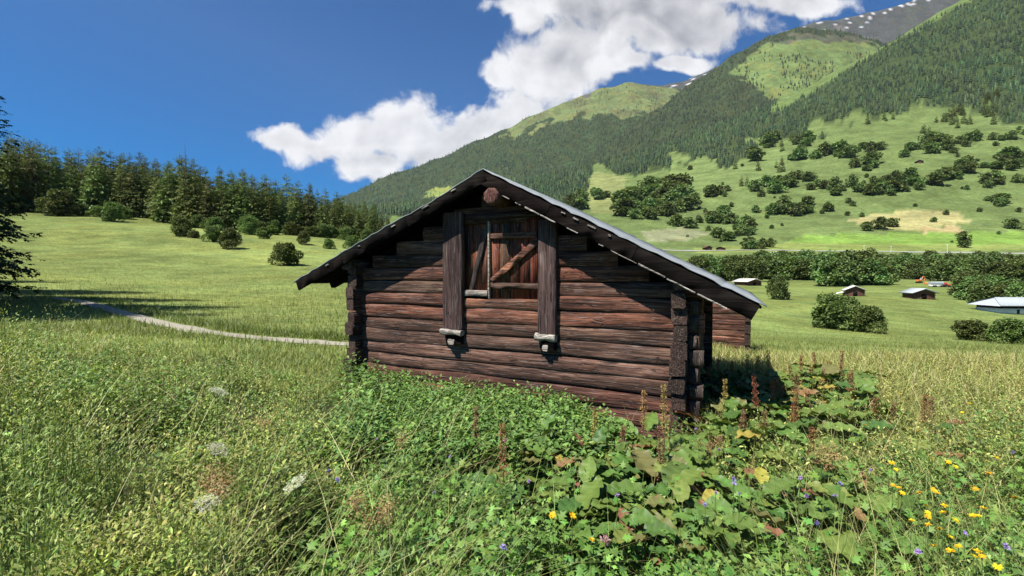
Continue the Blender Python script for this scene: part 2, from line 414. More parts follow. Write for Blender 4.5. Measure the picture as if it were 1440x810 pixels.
# path centre line
PATH_PX = [(480, 485), (450, 483), (420, 481), (385, 478), (350, 475), (320, 472), (295, 469), (270, 465), (248, 460), (225, 455), (200, 449), (175, 442), (150, 435), (128, 428), (105, 423), (80, 420)]
PATH = []
for p, yy in PATH_PX:
    X, Y, Z, dd = ground_at(p, yy, 8, 40); PATH.append((X, Y))
PATH = np.array(PATH)
ext = PATH[0] + (PATH[0] - PATH[2]) / np.linalg.norm(PATH[0] - PATH[2]) * np.arange(6, 0, -1)[:, None] * 2.2
PATH = np.vstack([ext, PATH])
_s = np.linspace(0, len(PATH) - 1, 160); PATH = np.stack([np.interp(_s, np.arange(len(PATH)), PATH[:, k]) for k in range(2)], 1)
for _ in range(6): PATH[1:-1] = (PATH[:-2] + 2 * PATH[1:-1] + PATH[2:]) / 4
def path_dist(x, y):
    d = np.full(np.shape(x), 1e9)
    for k in range(0, 160, 2): d = np.minimum(d, np.hypot(x - PATH[k, 0], y - PATH[k, 1]))
    return d

# ------------------------------------------------------------------ ground sheet
def inpoly(px, py, poly):
    poly = np.array(poly, float); r = np.zeros(np.shape(px), bool); j = len(poly) - 1
    for i in range(len(poly)):
        xi, yi = poly[i]; xj, yj = poly[j]
        c = ((yi > py) != (yj > py)) & (px < (xj - xi) * (py - yi) / (yj - yi + 1e-9) + xi); r ^= c; j = i
    return r

FEDGE = [(480, 314), (540, 314), (700, 312), (780, 306), (815, 290), (835, 246), (880, 250), (930, 240), (945, 226), (1000, 222), (1040, 214), (1060, 206), (1110, 190), (1180, 172), (1250, 158), (1290, 148), (1320, 158), (1350, 152), (1400, 166), (1440, 172), (1800, 190)]
def ground_sheet():
    phi = np.concatenate([np.linspace(-180, -62, 50)[:-1], np.linspace(-62, 62, 520), np.linspace(62, 180, 50)[1:-1]])
    rr = np.concatenate([[0.0], np.exp(np.linspace(np.log(.5), np.log(9000), 330))])
    P, Q = np.meshgrid(np.radians(phi), rr, indexing='ij')
    d = Q * np.cos(P); l = Q * np.sin(P)
    X = FW[0] * d + RT[0] * l; Y = FW[1] * d + RT[1] * l; Z = H(X, Y)
    n, m = P.shape
    idx = np.arange(n * m).reshape(n, m); a = idx; b = np.roll(idx, -1, 0)
    T = np.stack([a[:, :-1], a[:, 1:], b[:, 1:], b[:, :-1]], -1).reshape(-1, 4)
    px = 720 + F0 * np.tan(np.clip(P, -1.2, 1.2)); dd = np.maximum(Q * np.cos(np.clip(P, -1.2, 1.2)), .1)
    py = HZ - Z / dd * F0
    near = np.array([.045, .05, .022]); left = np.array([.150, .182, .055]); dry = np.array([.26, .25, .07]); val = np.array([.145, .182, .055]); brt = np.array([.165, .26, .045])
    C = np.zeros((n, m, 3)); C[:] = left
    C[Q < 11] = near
    k = np.clip((px - 900) / 200, 0, 1)[..., None] * np.clip((Q - 9) / 4, 0, 1)[..., None]; C = C * (1 - k) + val * k
    C[(px > 900) & (Q > 9) & (Q < 17)] = dry
    slope = np.array([.105, .142, .048]); k = (np.clip((Q - 250) / 80, 0, 1) * (px > 540))[..., None]; C = C * (1 - k) + slope * k
    fields = [([(1225, 302), (1300, 296), (1345, 299), (1362, 312), (1300, 322), (1236, 322), (1190, 310)], (.27, .25, .11)),
              ([(1290, 322), (1345, 318), (1355, 328), (1300, 332)], (.30, .24, .12)),
              ([(1130, 330), (1440, 326), (1500, 326), (1500, 352), (1080, 352)], (.15, .24, .05)),
              ([(975, 349), (1130, 340), (1200, 343), (1440, 344), (1440, 352), (975, 356)], (.17, .21, .06)),
              ([(820, 240), (880, 250), (875, 300), (830, 300)], (.165, .185, .07)),
              ([(940, 225), (1000, 215), (1100, 210), (1120, 240), (1000, 280), (940, 270)], (.125, .168, .058)),
              ([(900, 326), (960, 320), (1000, 328), (960, 340), (910, 338)], (.19, .20, .11))]
    far = Q > 300
    for poly, c in fields: C[inpoly(px, py, poly) & far] = c
    C *= (.85 + .3 * fbm(X / 40, Y / 40, 21, 3))[..., None]
    FE = np.interp(px, *zip(*FEDGE)) + (fbm(px / 30, py / 18, 13, 4) - .5) * 60
    forest = (Q > 700) & (px > 540) & (py < FE + 2); C[forest] = np.array([.040, .058, .022])
    crest = np.interp(px, [1090, 1150, 1250, 1340, 1440], [152, 118, 55, 8, -50]); C[(Q > 1400) & (px > 1080) & (py < crest + 8)] = (.10, .14, .045)
    # pale green strip along the near ridge's crest
    lf = (px < 545) & (Q > 215); C[lf] = (.07, .085, .03)
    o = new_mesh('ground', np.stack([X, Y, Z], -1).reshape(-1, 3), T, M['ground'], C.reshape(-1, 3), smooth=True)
    tag(o, 'rolling green alpine meadow falling to the valley and rising up the slope', 'ground', kind='structure')
ground_sheet()

def strip(name, pts, w, mat, lift, label, cat):
    pts = np.asarray(pts); t = np.gradient(pts, axis=0); t /= np.linalg.norm(t, axis=1)[:, None]; nrm = np.stack([-t[:, 1], t[:, 0]], 1)
    k = 5; V = []
    for i, s in enumerate(np.linspace(-.5, .5, k)):
        ww = np.asarray(w) * (1 + .55 * (fbm(np.arange(len(pts)) / 5., np.full(len(pts), s * 3), 4) - .5) * 2)
        q = pts + nrm * (s * ww)[:, None] if np.ndim(ww) else pts + nrm * s * w
        e = lift - (.06 if abs(s) > .4 else 0) * min(1, lift * 10)
        V.append(np.stack([q[:, 0], q[:, 1], H(q[:, 0], q[:, 1]) + e], 1))
    V = np.stack(V, 1); n = len(pts); idx = np.arange(n * k).reshape(n, k)
    T = np.stack([idx[:-1, :-1], idx[1:, :-1], idx[1:, 1:], idx[:-1, 1:]], -1).reshape(-1, 4)
    o = new_mesh(name, V.reshape(-1, 3), T, mat, smooth=True); tag(o, label, cat, kind='structure'); return o
strip('path', PATH, np.full(len(PATH), .68), M['path'], .045, 'narrow pale gravel footpath crossing the left meadow', 'path')
rp = []
for p, yy in [(880, 351), (960, 353), (1040, 352), (1120, 353), (1200, 354), (1280, 355), (1360, 356), (1440, 357), (1560, 357)]:
    X, Y, Z, dd = ground_at(p, yy, 250, 600); rp.append((X, Y))
rp = np.array(rp); ss = np.linspace(0, len(rp) - 1, 150); rp = np.stack([np.interp(ss, np.arange(len(rp)), rp[:, k]) for k in range(2)], 1)
strip('road', rp, np.full(150, 6.0), M['road'], .35, 'pale country road along the foot of the far slope', 'road')

# ------------------------------------------------------------------ mountains
def mountain(name, crest, bottom, d0, d1, dback, colfn, rel, seed, label):
    px = np.arange(crest[0][0], crest[-1][0] + 1, 4.0)
    yc = np.interp(px, *zip(*crest)); yb = np.interp(px, *zip(*bottom))
    yc = yc + (fbm(px / 18, px * 0, seed, 4) - .5) * rel
    for _ in range(2): yc[1:-1] = (yc[:-2] + 2 * yc[1:-1] + yc[2:]) / 4
    nt_ = 90; t = np.linspace(0, 1, nt_)
    P = np.repeat(px[:, None], nt_, 1); T_ = np.repeat(t[None], len(px), 0)
    D = d0 + (d1 - d0) * T_ ** 1.15; Yi = yb[:, None] + (yc - yb)[:, None] * T_
    X, Y = xy(P, D); Z = (HZ - Yi) / F0 * D
    env = np.sin(np.pi * np.clip(T_, 0, 1)) ** .6
    Z = Z + (fbm(X / 420, Y / 420, seed + 3, 5) - .5) * 170 * env * rel / 8
    # back side
    Xb, Yb = xy(px, dback); Zb = Z[:, -1] * .2
    X = np.concatenate([X, Xb[:, None]], 1); Y = np.concatenate([Y, Yb[:, None]], 1); Z = np.concatenate([Z, Zb[:, None]], 1)
    n, m = X.shape; idx = np.arange(n * m).reshape(n, m)
    T = np.stack([idx[:-1, :-1], idx[:-1, 1:], idx[1:, 1:], idx[1:, :-1]], -1).reshape(-1, 4)[:, ::-1]
    dd, ll = px_d(X, Y); ip = 720 + F0 * ll / dd; iy = HZ - Z / dd * F0
    C = colfn(ip, iy, X, Y)
    o = new_mesh(name, np.stack([X, Y, Z], -1).reshape(-1, 3), T, M['far'], C.reshape(-1, 3), smooth=True)
    tag(o, label, 'mountain', kind='structure')
    return dict(px=px, X=X[:, :-1], Y=Y[:, :-1], Z=Z[:, :-1], iy=iy[:, :-1])
ALP_C = [(1022, 104), (1075, 66), (1120, 52), (1180, 52), (1240, 74), (1250, 90), (1215, 116), (1190, 136), (1150, 160), (1112, 158), (1098, 148), (1075, 140), (1056, 122), (1036, 118)]
ALP_B = [(700, 192), (780, 148), (880, 116), (965, 128), (930, 152), (890, 166), (865, 172), (838, 160), (800, 172), (760, 176), (725, 192)]
FD = np.array([.036, .052, .022])
def colC(px, py, X, Y):
    C = np.zeros(px.shape + (3,)); C[:] = FD
    a = inpoly(px + (fbm(X / 60, Y / 60, 2) - .5) * 30, py + (fbm(X / 60, Y / 60, 8) - .5) * 20, ALP_C); C[a] = (.115, .160, .052)
    r = a & (py < 64 + (fbm(X / 80, Y / 80, 12) - .5) * 14); C[r] = (.075, .08, .05)
    return C
def colB(px, py, X, Y):
    C = np.zeros(px.shape + (3,)); C[:] = FD
    a = inpoly(px + (fbm(X / 90, Y / 90, 2) - .5) * 34, py + (fbm(X / 90, Y / 90, 8) - .5) * 24, ALP_B); C[a] = (.115, .145, .055)
    r = a & (fbm(X / 120, Y / 120, 31) > .56); C[r] = (.10, .115, .05)
    r = (py < 140 + (fbm(X / 100, Y / 100, 12) - .5) * 16) & (px < 830); C[r] = (.085, .085, .07)
    g = inpoly(px + (fbm(X / 60, Y / 60, 5) - .5) * 40, py + (fbm(X / 60, Y / 60, 6) - .5) * 14, [(586, 284), (600, 272), (628, 260), (646, 262), (640, 276)]); C[g] = (.16, .20, .055)
    return C
def colA(px, py, X, Y):
    C = np.zeros(px.shape + (3,)); C[:] = (.052, .055, .048)
    f = fbm(X / 170, Y / 420, 51, 5); C[f > .60] = (.085, .082, .07); C[f < .4] = (.055, .06, .045)
    top = np.interp(px, [780, 880, 960, 1100, 1160, 1200, 1300, 1340], [150, 124, 118, 50, 34, 30, 2, -12])
    s = (fbm(px / 3.2 + py / 4, py / 1.6 - px / 14, 77, 4) > .68) & (py < top + 9 + 14 * (np.abs(px - 1175) < 40)); C[s] = (.42, .43, .46)
    return C
MB_ = mountain('mountain_ridge', [(380, 330), (440, 300), (500, 271), (560, 243), (640, 214), (680, 196), (720, 178), (760, 158), (800, 143), (840, 128), (880, 117), (905, 122), (950, 127), (1000, 140), (1080, 160)],
               [(380, 345), (640, 312), (800, 300), (1080, 290)], 2500, 4200, 5200, colB, 9, 41, 'far wooded mountain with a grassy rounded top left of centre')
MC_ = mountain('mountain_ridge', [(600, 300), (640, 283), (700, 270), (740, 260), (800, 236), (860, 200), (905, 168), (930, 152), (960, 127), (1010, 93), (1060, 62), (1110, 45), (1180, 47), (1230, 64), (1300, 90), (1380, 120)],
               [(600, 312), (800, 292), (1000, 250), (1380, 230)], 2150, 3300, 4300, colC, 9, 71, 'wooded middle mountain with a bright grassy dome on top')
MA_ = mountain('mountain_ridge', [(740, 190), (780, 152), (820, 139), (860, 128), (900, 122), (935, 122), (960, 118), (1000, 100), (1050, 76), (1100, 48), (1140, 38), (1160, 33), (1200, 29), (1250, 14), (1300, 2), (1340, -14), (1440, -50), (1600, -80)],
               [(740, 210), (1600, 200)], 5200, 6800, 8200, colA, 8, 91, 'bare dark rocky summit ridge with snow patches behind the woods')

# ------------------------------------------------------------------ forests on the mountains: one mass each
def cone_templates():
    out = []
    for s in range(3):
        V = []; T = []; n = 5
        for (z0, r, z1) in ((.02, .20, .55), (.28, .155, .80), (.58, .10, 1.06)):
            b = len(V); off = RNG.random() * 6
            for k in range(n):
                a = off + k / n * 2 * math.pi; rr = r * (.75 + .5 * RNG.random()); V.append((rr * math.cos(a), rr * math.sin(a), z0 + RNG.normal(0, .02)))
            V.append((RNG.normal(0, .01), RNG.normal(0, .01), z1))
            for k in range(n): T.append((b + k, b + (k + 1) % n, b + n))
        out.append((np.array(V), np.array(T)))
    return out
def round_templates():
    out = []
    for s in range(3):
        V = []; T = []
        n = 7
        rings = [(.10, .30), (.38, .46), (.68, .38), (.92, .16)]
        for z, r in rings:
            for k in range(n):
                a = k / n * 2 * math.pi + z * 2; rr = r * (.75 + .5 * RNG.random()); V.append((rr * math.cos(a), rr * math.sin(a), z + RNG.normal(0, .03)))
        V.append((0, 0, 1.02))
        for j in range(3):
            for k in range(n):
                a0 = j * n + k; a1 = j * n + (k + 1) % n; T += [(a0, a1, a1 + n), (a0, a1 + n, a0 + n)]
        for k in range(n): T.append((3 * n + k, 3 * n + (k + 1) % n, 4 * n))
        out.append((np.array(V), np.array(T)))
    return out
CONES = cone_templates(); ROUNDS = round_templates()
def forest(name, pos, h, wscale, cols, label, tmpl=CONES, w=None):
    parts = []; sel = RNG.integers(0, 3, len(pos))
    for s in range(3):
        q = sel == s; n = int(q.sum())
        if not n: continue
        M_ = rotmats(RNG.random(n) * 6.28, np.zeros(n), np.zeros(n))
        sc = np.stack([h[q] * wscale * (.8 + .5 * RNG.random(n)), h[q] * wscale, h[q]], 1)
        st_ = .62 + .8 * fbm(pos[q][:, 0] / 130, pos[q][:, 1] / 130, 7, 3)
        parts.append(scatter(tmpl[s][0], tmpl[s][1], pos[q], M_, sc, mixcol(n, cols, .30, w) * st_[:, None] * np.stack([.8 + .4 * fbm(pos[q][:, 0] / 90, pos[q][:, 1] / 90, 15, 2), np.ones(n), np.ones(n)], 1)))
    V, T, C = merge(parts); o = new_mesh(name, V, T, M['needle'], C)
    tag(o, label, 'forest', kind='stuff'); return o
CON = [(.018, .034, .016), (.028, .048, .019), (.042, .064, .023)]
def mount_samples(m, n, keep):
    i = RNG.random(n) * (m['X'].shape[0] - 1.001); j = RNG.random(n) * (m['X'].shape[1] - 1.001)
    a = i.astype(int); b = j.astype(int); fu = i - a; fv = j - b
    g = lambda A: (A[a, b] * (1 - fu) + A[a + 1, b] * fu) * (1 - fv) + (A[a, b + 1] * (1 - fu) + A[a + 1, b + 1] * fu) * fv
    X, Y, Z = g(m['X']), g(m['Y']), g(m['Z']); d, l = px_d(X, Y); px = 720 + F0 * l / d; py = HZ - Z / d * F0
    k = keep(px, py, X, Y); return np.stack([X, Y, Z - 1], 1)[k], px[k], py[k]
def keepB(px, py, X, Y):
    a = inpoly(px + (fbm(X / 90, Y / 90, 2) - .5) * 34, py + (fbm(X / 90, Y / 90, 8) - .5) * 24, ALP_B)
    sc = (fbm(X / 45, Y / 45, 61, 3) < .29) | (fbm(px / 7, py / 40, 62, 3) < .24)
    g = inpoly(px + (fbm(X / 60, Y / 60, 5) - .5) * 40, py + (fbm(X / 60, Y / 60, 6) - .5) * 14, [(586, 284), (600, 272), (628, 260), (646, 262), (640, 276)]) & (RNG.random(len(px)) < .8)
    dens = np.where(a, np.where(fbm(X / 130, Y / 130, 19, 3) > .55, .25, .03), 1.0)
    return (RNG.random(len(px)) < dens) & ~sc & ~g & ~((py < 142) & (px < 830)) & (py > 108)
def keepC(px, py, X, Y):
    a = inpoly(px + (fbm(X / 60, Y / 60, 2) - .5) * 30, py + (fbm(X / 60, Y / 60, 8) - .5) * 20, ALP_C)
    dens = np.where(a, np.where(fbm(X / 110, Y / 110, 39, 3) > .50, .7, .04), 1.0)
    dens = np.where(a & (py < 78), .0, dens)
    return (RNG.random(len(px)) < dens) & (fbm(X / 50, Y / 50, 63, 3) > .29)
p, a_, b_ = mount_samples(MB_, 17000, keepB)
forest('forest', p, 17 + 9 * RNG.random(len(p)), .95, CON, 'conifer wood covering the far mountain below its grassy top')
p, a_, b_ = mount_samples(MC_, 17000, keepC)
forest('forest', p, 12 + 14 * RNG.random(len(p)), 1.0, CON, 'conifer wood covering the middle mountain around its bright dome')

def sheet_samples(n, pxr, y_lo, keep, dmin=500, dmax=2150):
    """points on the ground sheet spread evenly over the picture rows they take up"""
    px = RNG.uniform(*pxr, n); out = []
    cols = np.arange(pxr[0], pxr[1] + 1, 10.0); dl = np.exp(np.linspace(np.log(dmin), np.log(dmax), 160))
    P, D = np.meshgrid(cols, dl, indexing='ij'); X, Y = xy(P, D); Z = H(X, Y); YI = HZ - Z / D * F0
    w = np.abs(np.gradient(YI, axis=1)) + .15
    cw = np.cumsum(w, 1); cw /= cw[:, -1:]
    ci = np.clip(((px - pxr[0]) / 10).astype(int), 0, len(cols) - 1); u = RNG.random(n); D_ = np.zeros(n)
    for c in range(len(cols)):
        q = ci == c; D_[q] = np.interp(u[q], cw[c], dl)
    X, Y = xy(px, D_); Z = H(X, Y); py = HZ - Z / D_ * F0
    k = keep(px, py, X, Y, D_); return np.stack([X, Y, Z - .5], 1)[k], px[k], py[k], D_[k]
def keepD(px, py, X, Y, D):
    e = np.interp(px, *zip(*FEDGE)) + (fbm(px / 30, py / 18, 13, 4) - .5) * 60
    crest = np.interp(px, [1090, 1150, 1250, 1340, 1440], [152, 118, 55, 8, -50])
    strip_ = (px > 1090) & (py < crest + 7 + 5 * (fbm(px / 9, py / 9, 14) - .5)) & (D < 2050)
    gap = (fbm(X / 40, Y / 40, 64, 3) < .28) | (fbm(X / 120, Y / 35, 65, 3) < .25)
    return (py < e) & ~strip_ & ~gap
p, a_, b_, D_ = sheet_samples(50000, (480, 1760), 0, keepD, 420, 2100)
forest('forest', p, (9 + 9 * RNG.random(len(p))) * np.clip(D_ / 1100, .45, 1), 1.1, [(.015, .028, .013), (.023, .040, .016), (.034, .053, .019), (.050, .068, .024)], 'dense conifer wood on the steep right-hand slope above the pastures')

# ------------------------------------------------------------------ tree prototypes (trunk and crown meshes shared by the copies)
def conifer_mesh(h, r, levels, boughs, sprays, seed, z_low=.08, cols=None, dens=1.0, gap=0.0, trunkr=None):
    rng = np.random.default_rng(seed); parts = []
    cols = cols or [(.080, .112, .028), (.112, .146, .036), (.15, .18, .045)]
    tr = MB(); trr = trunkr or h * .013
    zz = np.linspace(0, h * .985, 9); tr.tube([(rng.normal(0, .01) * h * .3 * t, rng.normal(0, .01) * h * .3 * t, z - (.4 if k == 0 else 0)) for k, (z, t) in enumerate(zip(zz, zz / h))], trr * (1 - zz / h * .93), 7)
    P = []; A = []; TI = []; S = []; RO = []
    for lv in range(levels):
        t = (lv + rng.random() * .8) / levels; z = h * (z_low + (1 - z_low) * t)
        prof = (1 - t) ** .68 * (1 if t > .12 else .75 + 2 * t)
        for k in range(boughs if t < .85 else max(3, boughs // 2)):
            if rng.random() < gap: continue
            az = rng.random() * 6.283; L = r * prof * (.65 + .5 * rng.random()) + .04 * h * .3
            droop = -.15 - .35 * (1 - t) + rng.normal(0, .12)
            if t > .8: droop = .5
            tr.tube([(0, 0, z), (math.cos(az) * L * .9, math.sin(az) * L * .9, z + L * .9 * droop * .8)], [trr * .22 * (1 - t) + .01, .006], 3, cap=False)
            m = max(2, int(sprays * (.4 + .6 * prof)))
            for q in range(m):
                s = (.18 + .82 * (q + rng.random()) / m); off = (rng.random() - .5) * .55 * L * (1 - s * .55)
                x = math.cos(az) * L * s - math.sin(az) * off; y = math.sin(az) * L * s + math.cos(az) * off
                P.append((x, y, z + L * s * droop + s * s * L * .12 - abs(off) * .25 + rng.normal(0, .02 * r))); A.append(az + off * 2.2 / max(L, .2) + rng.normal(0, .5))
                TI.append(droop * .8 + rng.normal(0, .35)); S.append(L * (.30 + .2 * rng.random()) * (1.1 - s * .45)); RO.append(rng.normal(0, .6))
    P = np.array(P); A = np.array(A); n = len(P); S = np.maximum(np.array(S), .035 * r) * (26 / max(levels, 1)) ** .35 / dens
    sc = np.stack([S * .62, S, S], 1)
    c = mixcol(n, cols, .25)
    J = [(0, 0, 0), (-.45, .30, -.06), (-.16, .42, .02), (-.42, .68, -.10), (-.1, .7, 0), (0, 1.05, -.08), (.1, .7, 0), (.42, .66, -.1), (.16, .4, .02), (.45, .28, -.06)]
    JT = [(0, 2, 1), (0, 8, 2), (0, 9, 8), (2, 4, 3), (2, 8, 6), (2, 6, 4), (8, 7, 6), (4, 6, 5)]
    V, T, C = scatter(J, JT, P, rotmats(A, np.array(TI), np.array(RO)), sc, c)
    return [('trunk', tr.build('trunk', M['bark'], link=False)), ('crown', new_mesh('crown', V, T, M['needle'], C, link=False))]

def broadleaf_mesh(h, w, n, leaf, seed, cols=None, trunk=.10, blobs=12, low=.08):
    rng = np.random.default_rng(seed); cols = cols or [(.075, .115, .030), (.105, .150, .038), (.145, .19, .048)]
    tr = MB(); B = []
    for k in range(blobs):
        z = h * (low + .12 + (.80 - low) * (k + .5) / blobs); t = (z / h - low) / (1 - low)
        env = w / 2 * (math.sin(math.pi * min(max(t * .86 + .12, 0), 1)) ** .55); a = k * 2.4 + rng.random() * .8; rr = env * (.25 + .5 * rng.random()) * (1 if t < .85 else .4)
        br = (w * .12 + w * .17 * rng.random()) * (1.05 - .25 * t); B.append((rr * math.cos(a), rr * math.sin(a), z, br))
    B.append((0, 0, h * .86, w * .15))
    B = np.array(B)
    tr.tube([(0, 0, -.3), (rng.normal(0, .03) * w, rng.normal(0, .03) * w, h * .35), (rng.normal(0, .05) * w, rng.normal(0, .05) * w, h * .75)], [h * .022 + .02, h * .016 + .01, h * .006], 7)
    for bx in B: tr.tube([(0, 0, h * .12), (bx[0] * .5, bx[1] * .5, bx[2] * .7), (bx[0], bx[1], bx[2])], [h * .010 + .008, h * .006 + .005, .006], 4, cap=False)
    i = rng.integers(0, len(B), n); u = rng.normal(0, 1, (n, 3)); u /= np.linalg.norm(u, axis=1)[:, None]; u[:, 2] = np.where(rng.random(n) < .35, np.abs(u[:, 2]), u[:, 2])
    lump = .78 + .30 * vnoise(u[:, 0] * 3 + i * 7, u[:, 1] * 3 + u[:, 2] * 3, seed) * 2 * .8
    rad = B[i, 3] * lump * (1 - .35 * rng.random(n) ** 2)
    P = B[i, :3] + u * rad[:, None] * np.array([1, 1, .82]); P[:, 2] = np.maximum(P[:, 2], h * .02)
    az = np.arctan2(u[:, 1], u[:, 0]) + rng.normal(0, .9, n); ti = np.arcsin(np.clip(u[:, 2], -1, 1)) * .3 - .2 + rng.normal(0, .5, n)
    s = leaf * (.6 + .8 * rng.random(n)); c = mixcol(n, cols, .2) * (.85 + .3 * (i % 3)[:, None] / 2)
    V, T, C = scatter(LEAF4_V, LEAF4_T, P, rotmats(az, ti, rng.normal(0, .8, n)), np.stack([s * .8, s, s], 1), c)
    return [('trunk', tr.build('trunk', M['bark'], link=False)), ('crown', new_mesh('crown', V, T, M['crown'], C, link=False))]

BRT = [(.085, .135, .040), (.12, .175, .050), (.16, .215, .062)]
SPR = [conifer_mesh(20, 3.9 + .5 * k, 34, 10, 11, 100 + k, .06 + .02 * k) for k in range(4)]
LARCH = [[(a, b) for a, b in conifer_mesh(19, 4.2, 28, 9, 10, 200 + k, .12, cols=[(.12, .16, .042), (.16, .195, .05)])] for k in range(2)]
BUSH = [broadleaf_mesh(3.0, 3.9, 8000, .19, 300 + k, blobs=11, low=0.0) for k in range(3)]
TREE = [broadleaf_mesh(9.0, 9.5, 5000, .60, 320 + k, blobs=16, low=.02, cols=BRT) for k in range(4)]
SMALL = [broadleaf_mesh(5.0, 6.0, 900, .70, 340 + k, blobs=7, low=0.0, cols=BRT) for k in range(4)]
SMALLC = [conifer_mesh(10, 2.6, 14, 8, 9, 360 + k, .04) for k in range(3)]

# left forest edge
EDGE = [(-160, 296), (0, 299), (60, 298), (100, 300), (160, 303), (220, 308), (260, 318), (320, 322), (380, 326), (440, 330), (480, 334), (540, 338)]
TOPS = [(-160, 180), (0, 192), (40, 188), (80, 200), (110, 212), (150, 212), (200, 214), (230, 222), (264, 216), (300, 232), (340, 236), (380, 246), (400, 248), (440, 258), (470, 264), (500, 278), (520, 280), (545, 300)]
rg = random.Random(5)
k = 0
for row in range(4):
    x = -150 + row * 5
    while x < 548:
        base = float(np.interp(x, *zip(*EDGE))) - row * 4.5; top = float(np.interp(x, *zip(*TOPS)))
        X, Y, Z, dd = ground_at(x, base, 60, 330)
        dd = dd + row * 9; X, Y = xy(x, dd); X, Y = float(X), float(Y); Z = float(H(X, Y))
        hh = (HZ - top) / F0 * dd - Z; hh *= rg.uniform(.72, 1.0) if row < 3 else rg.uniform(.92, 1.10)
        hh = max(7, min(hh, 34))
        lar = rg.random() < .25
        src = rg.choice(LARCH if lar else SPR); s = hh / (19 if lar else 20)
        t = plant_thing('spruce_tree' if not lar else 'larch_tree', src, (X, Y, Z - .2), rg.uniform(0, 6.28), (s * rg.uniform(.8, 1.05), s * rg.uniform(.8, 1.05), s),
                        'tall dark spruce packed into the forest edge above the left meadow' if not lar else 'lighter green larch growing among the spruces of the left forest edge',
                        'tree', 'spruces of the left forest edge' if not lar else 'larches of the left forest edge')
        x += rg.uniform(13, 21) * (1 if x > 100 else 1.15); k += 1
# bare spike
X, Y, Z, dd = ground_at(264, 316, 60, 330); m = MB(); hh = (HZ - 204) / F0 * dd - Z
m.tube([(0, 0, -.3), (.1, .1, hh * .5), (.05, -.1, hh)], [.22, .14, .03], 6)
for q in range(22):
    z = hh * (.35 + .6 * q / 22); a = q * 2.4; m.tube([(0, 0, z), (math.cos(a) * .9, math.sin(a) * .9, z - .15)], [.03, .01], 4)
tag(link_obj('dead_tree', m.build('dead_tree', M['bark'], link=False), None, (X, Y, Z)), 'bare dead trunk standing up like a spike above the left forest', 'tree')

DIM = {}
# shrubs along the forest edge and on the left meadow
def bush(px, yb, wpx, hpx, label, src=None, dmin=20, dmax=1500, name='shrub', cat='shrub', group=None, kindset=BUSH, wh=(3.9, 3.0)):
    X, Y, Z, dd = ground_at(px, yb, dmin, dmax)
    w = wpx / F0 * dd; h = hpx / F0 * dd
    src = src or rg.choice(kindset); me = src[1][1]; key = me.name
    if key not in DIM:
        c = np.empty(len(me.vertices) * 3, np.float32); me.vertices.foreach_get('co', c); c = c.reshape(-1, 3)
        DIM[key] = (float(np.percentile(np.hypot(c[:, 0], c[:, 1]), 97)) * 2, float(np.percentile(c[:, 2], 99.5)))
    dw, dh = DIM[key]
    return plant_thing(name, src, (X, Y, Z - .04 * h), rg.uniform(0, 6.28), (w / dw, w / dw, h * 1.05 / dh), label, cat, group)
bush(405, 373, 42, 30, 'round dark bush standing alone in the open left meadow')
bush(323, 350, 33, 28, 'dark round bush at the front of a pair below the forest edge', src=BUSH[1])
bush(302, 340, 26, 22, 'bush pressed against the back of its darker neighbour in the left meadow', src=BUSH[0])
bush(256, 332, 32, 26, 'low spreading bush third from the right of the meadow bushes', src=BUSH[2])
bush(275, 335, 16, 10, 'very low bush at the foot of a wider bush on the left meadow')
bush(160, 312, 28, 26, 'pale green small tree with a short trunk before the left forest', src=BUSH[0])
bush(84, 304, 44, 36, 'large light green bush before the tall spruces at the far left', src=BUSH[1])
bush(373, 336, 22, 16, 'small round bush close to the forest edge above the lone bush')
bush(352, 330, 24, 26, 'pale leafy shrub growing against the spruces', src=BUSH[2])
bush(427, 344, 20, 18, 'small bush by the forest edge, third from the barn roof')
bush(463, 350, 16, 14, 'small bush by the forest edge, second from the barn roof')
bush(498, 350, 26, 18, 'bush right at the left slope of the barn roof', src=BUSH[1])
bush(482, 362, 8, 7, 'tiny bush just above the left barn eave')
for q in range(34):
    px = rg.uniform(20, 530); yb = float(np.interp(px, *zip(*EDGE))) + rg.uniform(0, 4)
    bush(px, yb, rg.uniform(16, 28), rg.uniform(12, 20), 'undergrowth shrub along the foot of the left forest', group='shrubs along the foot of the left forest', dmin=60)

# near spruce at the left margin, and its neighbours outside the frame whose shade falls on the meadow
NS = conifer_mesh(24, 4.9, 58, 13, 46, 401, .02, dens=2.5, trunkr=.2, cols=[(.02, .034, .015), (.032, .05, .02)])
def nearspruce(px, d, h, label, rz):
    X, Y = xy(px, d); X, Y = float(X), float(Y); Z = float(H(X, Y)); s = h / 24
    return plant_thing('spruce_tree', NS, (X, Y, Z - .1), rz, s, label, 'tree', None)
nearspruce(-104, 22, 19.5, 'near spruce with drooping dark boughs cut off by the left margin', .4)
for (px, d, h, lab) in ((-215, 17.2, 22, 'tall spruce just outside the left margin, nearest the footpath'), (-215, 25.0, 23, 'tall spruce behind the near drooping spruce'), (-430, 15.5, 21, 'spruce beyond the left margin, close to the viewer'),
                        (-330, 20.5, 22, 'spruce in the middle of the group beyond the left margin'), (-600, 13, 20, 'outermost spruce of the group beyond the left margin'), (-300, 30, 23, 'rearmost spruce of the group beyond the left margin'), (-520, 18, 22, 'spruce left of the middle of the group beyond the left margin'), (-285, 14.2, 19, 'lowest spruce of the group beyond the left margin'), (-380, 24, 24, 'highest spruce of the group beyond the left margin')):
    nearspruce(px, d, h, lab, rg.uniform(0, 6.28))

